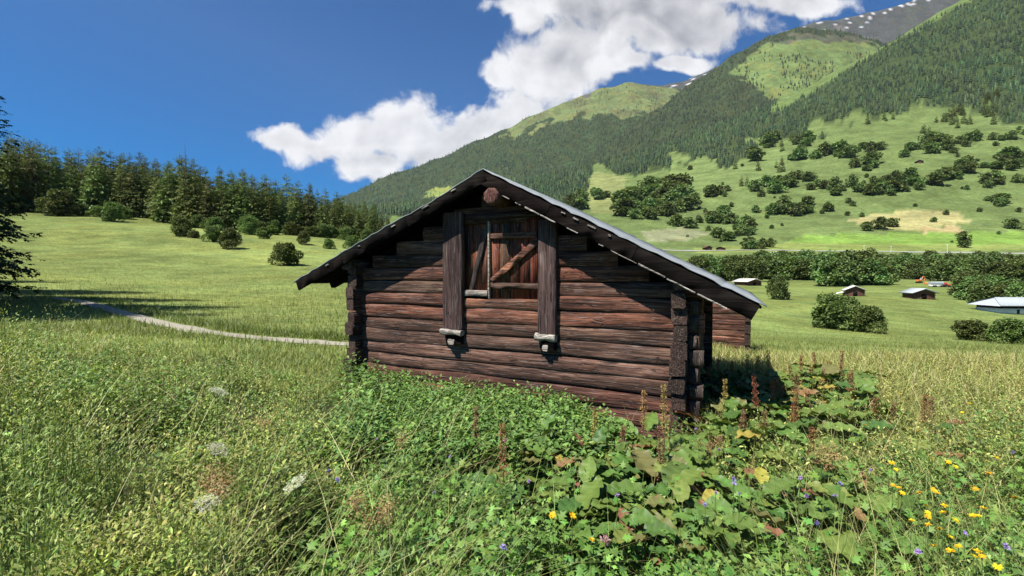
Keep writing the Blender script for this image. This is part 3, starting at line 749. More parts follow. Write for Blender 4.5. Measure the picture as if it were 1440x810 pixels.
# ------------------------------------------------------------------ valley: tree row, scattered trees, thickets
def ctree(px, yb, wpx, hpx, label, group, name='tree', cat='tree', kindset=TREE, wh=(9.5, 9.0), dmin=60, dmax=1900):
    return bush(px, yb, wpx, hpx, label, None, dmin, dmax, name, cat, group, kindset, wh)
bush(1095, 421, 31, 33, 'single round tree on the pasture right of the barn roof', src=TREE[0], name='tree', cat='tree', wh=(9.5, 9.0))
bush(1172, 462, 62, 47, 'larger left half of the double bush in the middle of the right pasture', src=BUSH[0])
bush(1216, 467, 48, 36, 'smaller right half of the double bush in the middle of the right pasture', src=BUSH[1])
bush(1370, 479, 45, 28, 'round bush beside the right margin, left of its twin', src=BUSH[2])
bush(1426, 484, 50, 35, 'bush cut off by the right margin', src=BUSH[0])
for (a, b_, yb, hh, n) in ((975, 1160, 394, 34, 17), (1160, 1240, 402, 42, 6), (1240, 1360, 394, 30, 11), (1060, 1440, 380, 24, 26), (1340, 1500, 394, 34, 10), (1470, 1700, 394, 36, 10)):
    for q in range(n):
        px = a + (b_ - a) * (q + rg.uniform(.1, .9)) / n
        ctree(px, yb + rg.uniform(-4, 2), hh * rg.uniform(.95, 1.35), hh * rg.uniform(.8, 1.1), 'broad green tree in the long tree row along the valley floor', 'trees of the valley row')
for q in range(13):
    ctree(1362 + q * 10.5 + rg.uniform(-3, 3), 420 + q * 1.6 + rg.uniform(-8, 4), 36 * rg.uniform(.8, 1.2), 34 * rg.uniform(.8, 1.2), 'tree of the dark thicket behind the white building', 'trees of the thicket behind the white building')

def crop(cx, cy): return 800 + cx / 2.25, cy / 2.25
CL = [(890, 480, 110, 30, 14), (1150, 465, 150, 34, 20), (1010, 585, 200, 42, 30), (1230, 540, 60, 30, 9), (1370, 520, 70, 38, 12), (1350, 572, 60, 26, 7), (640, 595, 75, 32, 11), (680, 662, 100, 30, 15),
      (810, 655, 30, 18, 3), (880, 640, 22, 15, 2), (270, 640, 125, 72, 66), (100, 612, 34, 20, 6), (410, 705, 100, 32, 14), (510, 735, 80, 32, 12), (690, 450, 70, 34, 10), (570, 495, 18, 18, 2), (715, 500, 25, 12, 3),
      (1260, 765, 34, 20, 3), (975, 714, 45, 10, 4), (1385, 715, 14, 10, 1), (1330, 640, 60, 24, 4), (480, 610, 60, 20, 5), (730, 560, 30, 25, 4), (600, 775, 40, 10, 4), (800, 590, 40, 20, 5), (920, 520, 50, 30, 7), (1380, 430, 60, 14, 5), (30, 640, 24, 30, 8)]
cnt = 0
for (cx, cy, rx, ry, n) in CL:
    for q in range(n):
        a = rg.uniform(0, 6.28); r_ = math.sqrt(rg.random()); px, py = crop(cx + rx * 1.1 * r_ * math.cos(a), cy + 10 + ry * .62 * r_ * math.sin(a) - .12 * rx * r_ * math.cos(a))
        s = rg.choice((7, 9, 11, 13, 16)) * rg.uniform(.85, 1.15) * (1.4 if cx == 270 else 1)
        ctree(px, py, s * rg.uniform(1.1, 1.7), s, 'dark leafy tree in a thicket on the far pasture slope', 'trees of the thickets on the far slope', kindset=SMALL, wh=(6, 5), dmin=300); cnt += 1
for (cx, cy, rx, ry, n) in ((1200, 375, 60, 36, 16), (1340, 345, 45, 50, 16), (520, 530, 14, 10, 1), (945, 385, 12, 10, 1), (1005, 375, 20, 10, 2), (540, 580, 20, 10, 2), (620, 530, 60, 40, 5), (1120, 415, 30, 10, 3), (700, 455, 50, 25, 5)):
    for q in range(n):
        a = rg.uniform(0, 6.28); r_ = math.sqrt(rg.random()); px, py = crop(cx + rx * r_ * math.cos(a), cy + 12 + ry * r_ * math.sin(a))
        s = rg.uniform(11, 17)
        ctree(px, py, s * .5, s, 'pointed dark spruce standing out on the far pasture slope', 'spruces on the far slope', name='spruce_tree', kindset=SMALLC, wh=(4.6, 10), dmin=300)
for q in range(46):
    px = rg.uniform(945, 1440); py = rg.uniform(float(np.interp(px, *zip(*FEDGE))) + 6, 345)
    s = rg.uniform(3, 7)
    ctree(px, py, s * 1.3, s, 'small bush dotted on the open far pasture', 'small bushes dotted on the far pasture', name='shrub', cat='shrub', kindset=SMALL, wh=(6, 5), dmin=300)

# ------------------------------------------------------------------ the barn
barn = empty('log_barn', (-3.0, 9.5, float(H(-3.0, 9.5))))
tag(barn, 'old dark brown log hay barn with a grey roof and a hatch in its gable', 'barn')
BO = np.array([barn.location.x, barn.location.y, barn.location.z])
def bpart(mb, name, mat, parent=None, smooth=False):
    """mesh in world coordinates -> child of the barn (or of one of its parts)"""
    o = mb.build(name, mat, parent or barn, smooth)
    if parent is None: o.location = tuple(-BO)
    return o
rngb = np.random.default_rng(3)
def tint(reddish=.0):
    v = math.exp(rngb.normal(0, .15)); r = 1 + rngb.normal(0, .06) + reddish * .14
    return (v * r, v * (1 - reddish * .06), v * (1 - reddish * .14))

def log_x(mb, xa, xb, zc, h, yf, th, tnt, tilt=0.0, ey=.0055, segs=None):
    """log lying along x: hewn face with rounded edges, uneven along its length"""
    segs = segs or max(4, int((xb - xa) / .16)); n = 12; V = []; ph = rngb.random() * 10
    for k in range(segs + 1):
        x = xa + (xb - xa) * k / segs
        hh = h / 2 * (1 + .05 * math.sin(x * 1.7 + ph) + rngb.normal(0, .015)); bul = ey * (1 + .8 * math.sin(x * 2.3 + ph * 2)) + rngb.normal(0, .0035)
        zc_ = zc + tilt * (x - (xa + xb) / 2) + .008 * math.sin(x * 1.1 + ph)
        prof = [(-.04 * 0 - th, -hh), (-th * .4, -hh), (-.013, -hh), (-.002 - bul * .2, -hh + .007), (0 + bul * .6, -hh * .45), (bul, 0), (bul * .7, hh * .45), (-.002 - bul * .2, hh - .007), (-.012, hh), (-th * .4, hh), (-th, hh), (-th, 0)]
        V += [(x, yf - a - .006 * math.sin(x * 3.1 + ph * 3), zc_ + b) for a, b in prof]
    T = []
    for k in range(segs):
        for m in range(n):
            a0 = k * n + m; a1 = k * n + (m + 1) % n; T.append([a0, a0 + n, a1 + n, a1])
    mb.add(V, T, tnt)
    for e in (V[:n], V[-n:]):
        e = np.array(e); mb.add(np.vstack([e, e.mean(0)]), [[m, (m + 1) % n, n] for m in range(n)], tnt)

# front (gable) wall
HL = .196; z = -2.20; fw = MB(); ends = MB(); sl = MB(); sr = MB(); rw = MB()
levels = []
i = 0
while z < 1.2:
    h = HL * rngb.uniform(.88, 1.16); levels.append((z + h / 2, h)); z += h
HXa, HXb = None, None
def at_wall(px, yimg, Y=YW):
    th = math.atan((px - 720) / F0) - YAW; X = Y * math.tan(th); dep = X * FW[0] + Y * FW[1]
    return X, (HZ - yimg) / F0 * dep
hx0 = at_wall(650, 400)[0]; hx1 = at_wall(758, 400)[0]; hz0 = at_wall(700, 421)[1]; hz1 = at_wall(700, 309)[1]
for i, (zc, h) in enumerate(levels):
    under = .20
    if zc + h / 2 < roof_z(XL) - under and zc + h / 2 < roof_z(XR) - under: xa, xb = XL - .20 + rngb.normal(0, .018), XR + .20 + rngb.normal(0, .022)
    else:
        zz = zc + h / 2 + under
        xa = max(XL - .15, RX - (RZ - zz) * (RX - ELx) / (RZ - ELz)); xb = min(XR + .17, RX + (RZ - zz) * (ERx - RX) / (RZ - ERz))
        if xb - xa < .3: continue
    tl = rngb.normal(0, .003) + (-.006 if zc < -1.0 else 0.0)
    red = .9 if zc > -.9 and rngb.random() < .5 else rngb.random() * .4
    segs_ = [(xa, xb)]
    if hz0 - h * .35 < zc < hz1: segs_ = [(xa, hx0), (hx1, xb)]
    for (p, q) in segs_:
        if q - p > .1:
            tt = tint(red)
            if zc < -.75: tt = tuple(np.array(tt) * (1.12, 1.18, 1.22))
            else: tt = tuple(np.array(tt) * 1.12)

            if q > -1.4 and rngb.random() < .6: tt = tuple(np.array(tt) * (1.15, 1.0, .95))
            log_x(fw, p, q, zc, h * .992, YW + rngb.normal(0, .0045), .16, tt, tl)
# slab filling between the top of the hatch and the log joints is the lintel
wall = bpart(fw, 'gable_wall', M['wood'])
# side walls with ends sticking out past the gable corner
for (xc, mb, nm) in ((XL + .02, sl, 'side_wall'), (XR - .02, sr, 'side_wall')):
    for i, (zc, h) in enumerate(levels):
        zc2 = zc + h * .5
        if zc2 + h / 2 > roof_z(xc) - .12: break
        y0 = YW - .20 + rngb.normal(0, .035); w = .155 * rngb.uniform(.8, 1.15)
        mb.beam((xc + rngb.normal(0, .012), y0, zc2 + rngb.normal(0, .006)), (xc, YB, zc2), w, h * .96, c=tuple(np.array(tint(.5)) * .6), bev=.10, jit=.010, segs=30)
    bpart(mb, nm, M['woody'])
for i, (zc, h) in enumerate(levels):
    zz = zc + h / 2 + .14
    if zz > RZ - .1: break
    xa = max(XL - .2, RX - (RZ - zz) * (RX - ELx) / (RZ - ELz)); xb = min(XR + .2, RX + (RZ - zz) * (ERx - RX) / (RZ - ERz))
    if xb - xa > .3: rw.beam((xa, YB, zc), (xb, YB, zc), .16, h * .97, c=tint(), jit=.006, segs=8)
bpart(rw, 'rear_wall', M['wood'])
# corner stubs: rough grey log ends in front of the right corner (short cleats closing the notch)
cs = MB()
for i, (zc, h) in enumerate(levels[:-1]):
    if zc > roof_z(XR) - .35: break
    cs.beam((XR + .08, YW + .02, zc), (XR + .20 + rngb.normal(0, .03), YW + .02, zc), .12, h * .86, c=(.9, .78, .7), jit=.012, bev=.12, segs=2)
bpart(cs, 'corner_joint', M['endgrain'])
# boarding behind the top logs so the gable is closed up to the roof
gb = MB(); u = .20
V = [(XL + .1, YW + .17, -.4), (XR - .1, YW + .17, -.4), (XR - .1, YW + .17, roof_z(XR) - u * .6), (RX, YW + .17, RZ - u * .6), (XL + .1, YW + .17, roof_z(XL) - u * .6)]
V += [(a_, b_ + .02, c_) for a_, b_, c_ in V]; gb.add(V, [[0, 1, 2], [0, 2, 3], [0, 3, 4], [5, 7, 6], [5, 8, 7], [5, 9, 8]]); bpart(gb, 'gable_boarding', M['dark'])

# roof: boards, covering sheet, barge boards with pale broken edges
roof = MB(); YR = 9.7
for (ex, ez, s) in ((ELx, ELz, -1), (ERx, ERz, 1)):
    L = math.hypot(ex - RX, ez - RZ); ux, uz = (ex - RX) / L, (ez - RZ) / L; nx, nz = (-uz * s, ux * s) if True else (0, 0)
    if nz < 0: nx, nz = -nx, -nz
    nb = 22
    for b_ in range(nb):                      # boards run along the ridge direction, laid side by side down the slope
        a = L * b_ / nb; e = L * (b_ + .97) / nb
        p0 = (RX + ux * a, RZ + uz * a); p1 = (RX + ux * e, RZ + uz * e); jy = rngb.normal(0, .008)
        q = []
        for (pp, dn) in ((p0, .028), (p1, .028), (p1, .055), (p0, .055)): q.append((pp[0] - nx * dn, pp[1] - nz * dn))
        V = [(x_, YF + .01 + jy, z_) for x_, z_ in q] + [(x_, YR, z_) for x_, z_ in q]
        roof.add(V, [[0, 1, 2, 3], [7, 6, 5, 4], [0, 4, 5, 1], [1, 5, 6, 2], [2, 6, 7, 3], [3, 7, 4, 0]], tint())
ro = bpart(roof, 'roof', M['dark'])
cov = MB(); brg = MB(); raf = MB(); SLV = []
def sliver(*a, **k):
    m_ = MB(); m_.beam(*a, **k); SLV.append(m_)
for (ex, ez, s) in ((ELx, ELz, -1), (ERx, ERz, 1)):
    L = math.hypot(ex - RX, ez - RZ); ux, uz = (ex - RX) / L, (ez - RZ) / L; nx, nz = -uz * s, ux * s
    if nz < 0: nx, nz = -nx, -nz
    ns = 40; rows = []
    for k in range(ns + 1):
        a = (L + .03) * k / ns; w = .006 * math.sin(k * 1.9 + s) + rngb.normal(0, .004) + (-.03 * math.exp(-((k - 9) / 6) ** 2) if s < 0 else 0)
        rows.append((RX + ux * a + nx * w, RZ + uz * a + nz * w))
    for k in range(ns):
        (x0, z0), (x1, z1) = rows[k], rows[k + 1]; o0 = (nx * .010, nz * .010)
        V = [(x0, YF - .026, z0), (x1, YF - .026, z1), (x1 - o0[0], YF - .026, z1 - o0[1]), (x0 - o0[0], YF - .026, z0 - o0[1]),
             (x0, YR + .05, z0), (x1, YR + .05, z1), (x1 - o0[0], YR + .05, z1 - o0[1]), (x0 - o0[0], YR + .05, z0 - o0[1])]
        cov.add(V, [[0, 1, 2, 3], [7, 6, 5, 4], [0, 4, 5, 1], [2, 6, 7, 3]] + ([[1, 5, 6, 2]] if k == ns - 1 else []))
    # barge board, in lengths
    e = .030; cuts = [0, .36, .71, 1.0] if s < 0 else [0, .30, .62, 1.0]
    for k in range(3):
        a = L * cuts[k]; c = L * cuts[k + 1] - .006 - (.02 if k == 2 else 0); dz0 = .165 if s > 0 else .15
        pa = (RX + ux * a - nx * (e + dz0 / 2), RZ + uz * a - nz * (e + dz0 / 2)); pc = (RX + ux * c - nx * (e + dz0 / 2), RZ + uz * c - nz * (e + dz0 / 2))
        brg.beam((pa[0], YF - .004, pa[1]), (pc[0], YF - .004, pc[1]), .03, dz0, up=(nx, 0, nz), c=tint(), jit=.003, segs=10)
    # slivers of pale weathered batten showing at the edges
    if s > 0:
        for (t0, t1) in ((.115, .15), (.175, .20), (.215, .345), (.385, .43), (.505, .525), (.55, .93)):
            n_ = 1 + int((t1 - t0) / .1); 
            for q in range(n_):
                ta = t0 + (t1 - t0) * q / n_; tb = t0 + (t1 - t0) * (q + .94) / n_; dd_ = e + .172 + rngb.normal(0, .002)
                sliver((RX + ux * L * ta - nx * dd_, YF - .012, RZ + uz * L * ta - nz * dd_), (RX + ux * L * tb - nx * dd_, YF - .012, RZ + uz * L * tb - nz * dd_), .02, .008 + .012 * rngb.random(), up=(nx, 0, nz), c=(1, 1, 1), jit=.002, segs=3)
        for (t0, t1) in ((.345, .36), (.39, .41), (.445, .475), (.52, .53)):
            dd_ = e + .028
            sliver((RX + ux * L * t0 - nx * dd_, YF - .026, RZ + uz * L * t0 - nz * dd_), (RX + ux * L * t1 - nx * dd_, YF - .026, RZ + uz * L * t1 - nz * dd_), .02, .018, up=(nx, 0, nz), jit=.003, segs=2)
    else:
        for (t0, t1) in ((.12, .14), (.245, .275), (.41, .43), (.60, .61), (.785, .80)):
            dd_ = e + .03
            sliver((RX + ux * L * t0 - nx * dd_, YF - .026, RZ + uz * L * t0 - nz * dd_), (RX + ux * L * t1 - nx * dd_, YF - .026, RZ + uz * L * t1 - nz * dd_), .02, .018, up=(nx, 0, nz), jit=.003, segs=2)
    # rafters under the boards
    for yy in np.arange(YW + .45, YR - .2, 1.15):
        raf.beam((RX + ux * .15 - nx * .11, yy, RZ + uz * .15 - nz * .11), (RX + ux * (L - .04) - nx * .11, yy, RZ + uz * (L - .04) - nz * .11), .11, .10, up=(nx, 0, nz), c=tint(), jit=.006)
def rpart(mb, name, mat): return mb.build(name, mat, ro)
for q_ in SLV: rpart(q_, 'edge_batten', M['grey'])
rpart(cov, 'roof_covering', M['oldsheet']); rpart(brg, 'barge_board', M['dark']); rpart(raf, 'rafter', M['dark'])
# ridge purlin with a round sawn end, and the two eave purlins
def disc_end(x, z, r, y0, y1, name):
    pm = MB(); n = 28; rr = r * (1 + .05 * np.sin(np.arange(n) * 1.7) + rngb.normal(0, .015, n)); th = np.arange(n) / n * 6.2832
    rings = [(y1, 1.0), (y0 + .012, 1.0), (y0, .94), (y0 + .004, .6), (y0 - .001, .3), (y0 + .003, .04)]
    V = [(x + rr[k] * math.cos(th[k]) * s, yy, z + rr[k] * math.sin(th[k]) * s) for yy, s in rings for k in range(n)]
    cc = [(.5, .5, .5)] * n + [(1.6, 1.25, 1.1)] * n + [(1.7, 1.2, 1.05)] * n + [(1.0, .6, .5)] * n + [(1.3, .75, .6)] * n + [(.6, .4, .4)] * n
    T = [[j * n + k, j * n + (k + 1) % n, (j + 1) * n + (k + 1) % n, (j + 1) * n + k] for j in range(len(rings) - 1) for k in range(n)]
    pm.v.append(np.array(V)); T = np.array(T); pm.t.append(np.vstack([T[:, [0, 1, 2]], T[:, [0, 2, 3]]])); pm.c.append(np.array(cc, float)); pm.n = len(V)
    return bpart(pm, name, M['disc'])
M['disc'] = mat_wood('sawn_end', [(0, (.015, .010, .009)), (.45, (.065, .035, .030)), (.75, (.13, .08, .068)), (1, (.32, .26, .23))], 'Z', gs=2.0)
dx, dz_ = at_wall(690, 276, YF - .05)
disc_end(dx, dz_, .108, YF - .055, YR - .2, 'ridge_purlin')
ep = MB()
ep.beam((XL - .02, YF + .04, roof_z(XL) - .20), (XL - .02, YR - .1, roof_z(XL) - .20), .2, .17, c=tint(), jit=.006, segs=10)
ep.beam((XR + .02, YF + .04, roof_z(XR) - .20), (XR + .02, YR - .1, roof_z(XR) - .20), .2, .17, c=tint(), jit=.006, segs=10)
bpart(ep, 'eave_purlin', M['woody'])

# two clamp posts on the gable with stone-grey cleats
PY = YW - .085
for (pa, pb, yb, seedv) in ((622, 649, 463, 0), (756, 781, 470, 1)):
    xa, _ = at_wall(pa, 400, PY); xb, _ = at_wall(pb, 400, PY); _, zb = at_wall((pa + pb) / 2, yb, PY)
    pm = MB(); zt = roof_z((xa + xb) / 2) - .26
    pm.beam(((xa + xb) / 2 - .004, PY + .05, zb), ((xa + xb) / 2 + .004, PY + .05, zt), xb - xa, .10, up=(0, 1, 0), c=(1.05, 1, 1), jit=.004, bev=.12, segs=12)
    po = bpart(pm, 'clamp_post', M['post'])
    w = xb - xa; cx = (xa + xb) / 2
    c1 = MB(); c1.beam((xa - .03, PY + .025, zb - .04), (xb + .0, PY + .025, zb - .05), .13, .085, c=(1.1, 1.1, 1.05), jit=.012, bev=.25, segs=4)
    c1.build('cleat', M['grey'], po)
    c2 = MB(); c2.beam((cx + .02, PY + .045, zb - .08), (cx + .02, PY + .05, zb - .21), w * .78, .09, up=(0, 1, 0), c=(.9, .9, .9), jit=.01, bev=.2, segs=3)  # dark block below the cleat: the cleat's shadow put into its colour
    c2.build('cleat_shadow', M['dark'], po)
    c3 = MB(); c3.beam((cx - .01, PY - .02, zb - .18), (cx - .01, YW + .01, zb - .19), w * .32, .075, c=(1.25, 1.2, 1.15), jit=.006, bev=.2, segs=2)
    c3.build('wedge', M['grey'], po)

# hatch: door leaf, narrow fixed panel, frame, sill
def wx(px, y=400): return at_wall(px, y)[0]
def wz(y, px=700): return at_wall(px, y)[1]
fr = MB()
fr.box((hx0 - .02, YW - .004, hz1 - .01), (hx1 + .02, YW + .12, hz1 + .10), (.8, .7, .7)); bpart(fr, 'hatch_lintel', M['wood'])
xm = wx(687); bp = MB(); nbd = 3
for k in range(nbd):
    a = hx0 + (xm - hx0) * k / nbd; b_ = hx0 + (xm - hx0) * (k + .97) / nbd
    bp.box((a, YW + .062 + rngb.normal(0, .003), hz0 + .06), (b_, YW + .09, hz1), tuple(np.array(tint(.2)) * 1.05))
pn = bpart(bp, 'fixed_panel', M['door'])
bb = MB(); bb.beam((wx(661), YW + .045, wz(409)), (wx(681), YW + .045, wz(322)), .075, .035, up=(0, 1, 0), c=(.75, .9, .95), jit=.003); bb.build('slanted_board', M['post'], pn)
jm = MB(); jm.beam((xm, YW + .03, hz0 + .01), (xm, YW + .03, hz1 - .02), .024, .07, up=(0, 1, 0), c=(1.25, 1.2, 1.1), jit=.002); bpart(jm, 'door_jamb', M['grey'])
si = MB(); si.beam((hx0 + .01, YW + .02, wz(413)), (xm - .01, YW + .02, wz(413)), .09, .085, c=(.9, .85, .8), jit=.004); bpart(si, 'sill_board', M['grey'])
dl = MB(); x0 = xm + .018; x1 = hx1 - .01; bw = [0, .2, .42, .62, .82, 1]
for k in range(5):
    a = x0 + (x1 - x0) * bw[k]; b_ = x0 + (x1 - x0) * (bw[k + 1] - .012)
    dl.box((a, YW + .04 + rngb.normal(0, .002), hz0 + .012), (b_, YW + .068, hz1 - .01), tuple(np.array([(1.0, .8, .8), (.8, 1.1, 1.1), (1.1, .9, .8), (1.25, .85, .75), (1.35, .8, .7)][k])))
door = bpart(dl, 'hatch_door', M['door'])
bt = MB(); bt.beam((x0 + .01, YW + .020, wz(402)), (x1 - .005, YW + .020, wz(402)), .034, .082, c=(1.1, 1.2, 1.2), jit=.003); bt.build('batten', M['wood'], door)
bt = MB(); bt.beam((x0 + .01, YW + .020, wz(332)), (x1 - .03, YW + .020, wz(332)), .034, .075, c=(1.5, 1.3, 1.2), jit=.003); bt.build('batten', M['wood'], door)
bt = MB(); bt.beam((x0 + .03, YW + .014, wz(395)), (x1 - .005, YW + .014, wz(340)), .034, .085, c=(1.9, 1.4, 1.15), jit=.003); bt.build('brace', M['wood'], door)
fl = MB(); log_x(fl, hx0 + .01, hx1 - .01, hz0 - .075, .15, YW - .012, .16, (2.2, 1.9, 1.6), 0); bpart(fl, 'hatch_threshold', M['wood'])
# dark inside so that no light shows between the logs
ib = MB(); ib.box((XL + .2, YW + .2, -2.2), (XR - .2, YW + .215, roof_z(XL) - .3)); bpart(ib, 'inner_lining', M['dark'])
# rubble footing
ft = MB()
for q in range(46):
    t = q / 46; x_ = XL - .1 + (XR - XL + .3) * t; s = rngb.uniform(.10, .2)
    u = rngb.normal(0, 1, (14, 3)); 
    ft.beam((x_ - s * .7, YW + .05, -2.22), (x_ + s * .7, YW + .05 + rngb.normal(0, .02), -2.20), .26, .2, c=(1, 1, 1), jit=.03, bev=.3, segs=2)
bpart(ft, 'stone_footing', M['stone'])

# ------------------------------------------------------------------ second barn close behind
b2 = empty('log_barn', (-1.9, 17.4, float(H(-1.9, 17.4)))); tag(b2, 'second log barn half hidden behind the right end of the front barn', 'barn')
B2 = -np.array(b2.location); AY = 14.9; AX = .50; AXL = -4.4; g0 = -2.5
def b2part(mb, name, mat):
    o = mb.build(name, mat, b2); o.location = tuple(B2); return o
ax = MB(); z = g0; a2 = (AX + AXL) / 2; rz2 = .35; sl2 = (rz2 + .82) / (AX + .12 - a2)
while z < rz2 - .2:
    h = .17 * rngb.uniform(.9, 1.1); zz = z + h + .08
    lim = AX if zz < rz2 - sl2 * (AX - a2) else a2 + (rz2 - zz) / sl2
    if lim - a2 > .2: log_x(ax, 2 * a2 - lim, lim + rngb.normal(0, .008), z + h / 2, h * .97, AY, .15, tuple(np.array(tint(1.1)) * 1.25))
    z += h
b2part(ax, 'gable_wall', M['wood'])
for xx in (AX, AXL):
    ap = MB(); z = g0
    while z < -.95:
        ap.beam((xx - .08, AY - .2 + rngb.normal(0, .015), z + .08), (xx - .08, 19.9, z + .08), .16, .165, c=tuple(np.array(tint()) * .6), jit=.006, segs=8); z += .17
    b2part(ap, 'side_wall', M['woody'])
rf = MB()
for sg in (-1, 1):
    ex = a2 + sg * (AX + .12 - a2); V = [(a2, AY - .05, rz2), (ex, AY - .05, -.82), (ex, 20.2, -.82), (a2, 20.2, rz2)]; V += [(p_, q_, r_ + .09) for p_, q_, r_ in V]
    rf.add(V, [[0, 1, 2, 3], [4, 7, 6, 5], [0, 4, 5, 1], [1, 5, 6, 2], [2, 6, 7, 3]])
b2part(rf, 'roof', M['dark'])

# ------------------------------------------------------------------ valley huts and machines
def hut(name, px, yb, wpx, hpx, yawdeg, roofm, wallm, label, cat='hut', lean=False, dmin=60, deep=1.15, base=None, door=True):
    X, Y, Z, dd = ground_at(px, yb, dmin, 1500); w = wpx / F0 * dd; h = hpx / F0 * dd; l = w * deep; hw = h * .62
    t = empty(name, (X, Y, Z - .15), YAW + R(yawdeg) - math.atan((px - 720) / F0)); tag(t, label, cat)
    m = MB(); W = w / 2 * .88; 
    nlog = 9
    for k in range(nlog):                                            # stacked log courses, gable to the viewer
        z0 = (hw + .15) * k / nlog; z1 = (hw + .15) * (k + .93) / nlog; o_ = .03 * w * (k % 2)
        m.box((-W - o_, 0, z0), (W + o_, l, z1), (1, 1, 1) if base is None else ((3.2, 3, 2.8) if k < base else (1, 1, 1)))
    m.box((-W + .05, .05, 0), (W - .05, l - .05, hw + .15))
    V = [(-W, .02, hw + .1), (W, .02, hw + .1), (0, .02, h), (-W, l - .02, hw + .1), (W, l - .02, hw + .1), (0, l - .02, h)]
    m.add(V, [[0, 1, 2], [3, 5, 4]]); m.build('wall', wallm, t)
    r = MB(); e = w * .07
    for s in (-1, 1):
        dx_ = s * (W + e * 1.6); sl_ = (h - hw - .1) / W; z1 = h - sl_ * abs(dx_)
        V = [(0, -e * 2, h + .06), (dx_, -e * 2, z1 + .06), (dx_, l + e * 2, z1 + .06), (0, l + e * 2, h + .06)]; V += [(a, b, c + .14) for a, b, c in V]
        r.add(V, [[0, 1, 2, 3], [4, 7, 6, 5], [0, 4, 5, 1], [1, 5, 6, 2], [2, 6, 7, 3]])
    r.build('roof', roofm, t)
    if door:
        d = MB(); d.box((-w * .1, -.06, .15), (w * .1, .0, hw * .85)); d.build('door', M['dark'], t)
    if lean:
        q = MB(); q.add([(-W, .3, hw * .75), (-W - w * .75, .1, hw * .15), (-W - w * .75, l * .8, hw * .15), (-W, l * .8, hw * .75), (-W, .3, hw * .75 + .15), (-W - w * .75, .1, hw * .15 + .15), (-W - w * .75, l * .8, hw * .15 + .15), (-W, l * .8, hw * .75 + .15)],
              [[0, 1, 2, 3], [4, 7, 6, 5], [0, 4, 5, 1], [1, 5, 6, 2]]); q.build('lean_to_roof', M['hutroof'], t)
    return t
hut('hut', 1061, 402, 24, 10, 38, M['hutroof'], M['hutwood'], 'small hut with pale stone slab roof next to the single tree', deep=1.2)
hut('hut', 1203, 417, 24, 15, 8, M['hutroof'], M['hutwood'], 'red-brown log hut with a pale lean-to at its left side', lean=True)
hut('hut', 1300, 421, 29, 15, 28, M['sheet'], M['hutwood'], 'dark log hut with a bright grey roof in the open pasture', deep=.9)
hut('hut', 1094, 361, 15, 7, 30, M['hutroof'], M['hutwood'], 'hut with a dark wall tucked behind the tree row by the road', dmin=200)
hut('hut', 996, 352, 10, 6, 20, M['hutwood'], M['hutwood'], 'tiny dark hut left of another beside the road', dmin=250, door=False)
hut('hut', 1012, 352, 11, 5, -10, M['hutwood'], M['hutwood'], 'tiny low hut right of its neighbour beside the road', dmin=250, door=False)
hut('hut', 1062, 214, 9, 5, 20, M['hutroof'], M['hutwood'], 'lonely hut high on the pasture below the wood', dmin=400, door=False)
hut('hut', 1289, 232, 9, 5, 10, M['hutroof'], M['hutwood'], 'small hut high on the slope above the thickets', dmin=400, door=False)
# white building at the right margin: long side to the viewer
X, Y, Z, dd = ground_at(1444, 443, 60, 300); t = empty('farm_building', (X, Y, Z - .1), YAW + R(-4)); tag(t, 'white walled building with a pale sheet roof at the right margin', 'building')
s = dd / F0; W = 34 * s; m = MB(); m.box((-W, 0, 0), (W, 5, 9.5 * s)); m.build('wall', M['whitewall'], t)
m = MB(); m.box((-W + .1, .1, 9.5 * s), (W - .1, 4.9, 14 * s)); m.build('upper_wall', M['dark'], t)
m = MB(); V = [(-W - .8, -.9, 13 * s), (W + .8, -.9, 13 * s), (W - .2, 2.5, 23.5 * s), (-W + 1.2, 2.5, 23.5 * s), (-W - .8, 6, 13 * s), (W + .8, 6, 13 * s)]
V2 = [(a, b, c + .16) for a, b, c in V]; m.add(V + V2, [[0, 1, 2, 3], [3, 2, 5, 4], [6, 9, 8, 7], [9, 10, 11, 8], [0, 6, 7, 1], [4, 5, 11, 10]])
m.add(V, [[0, 3, 4], [1, 5, 2]]); m.build('roof', M['sheet'], t)
m = MB(); m.box((-W * .35, -.05, 2 * s), (-W * .25, .0, 8 * s)); m.build('window', M['black'], t)
m = MB(); m.box((-W - 1.6, 1, 0), (-W - .2, 2.4, 3 * s)); m.build('wood_stack', M['hutwood'], t)

# excavator
X, Y, Z, dd = ground_at(1293, 398, 120, 400); s = dd / F0
t = empty('excavator', (X, Y, Z), YAW + R(10)); tag(t, 'orange excavator with its arm bent, standing before the tree row', 'excavator')
m = MB(); m.beam((-3.5 * s, -1.2 * s, 1 * s), (3.5 * s, -1.2 * s, 1 * s), 1.6 * s, 2 * s, bev=.4); m.build('track', M['black'], t)
m = MB(); m.beam((-3.5 * s, 2.2 * s, 1 * s), (3.5 * s, 2.2 * s, 1 * s), 1.6 * s, 2 * s, bev=.4); m.build('track', M['black'], t)
m = MB(); m.beam((-4 * s, .5 * s, 3.4 * s), (3 * s, .5 * s, 3.4 * s), 4.5 * s, 2.6 * s, bev=.15); m.build('body', M['orange'], t)
m = MB(); m.beam((1.2 * s, -.6 * s, 5.6 * s), (3.2 * s, -.6 * s, 5.6 * s), 2 * s, 2.8 * s, bev=.12); m.build('cab', M['greymetal'], t)
m = MB(); m.beam((2 * s, .8 * s, 3.6 * s), (7 * s, .8 * s, 8.5 * s), .9 * s, 1.1 * s); m.beam((6.6 * s, .8 * s, 8.6 * s), (10.5 * s, .8 * s, 8.0 * s), .9 * s, 1.1 * s); m.build('boom', M['orange'], t)
m = MB(); m.beam((10.2 * s, .8 * s, 8.4 * s), (9.6 * s, .8 * s, 4.2 * s), .7 * s, .8 * s, up=(0, 1, 0)); m.build('arm', M['orange'], t)
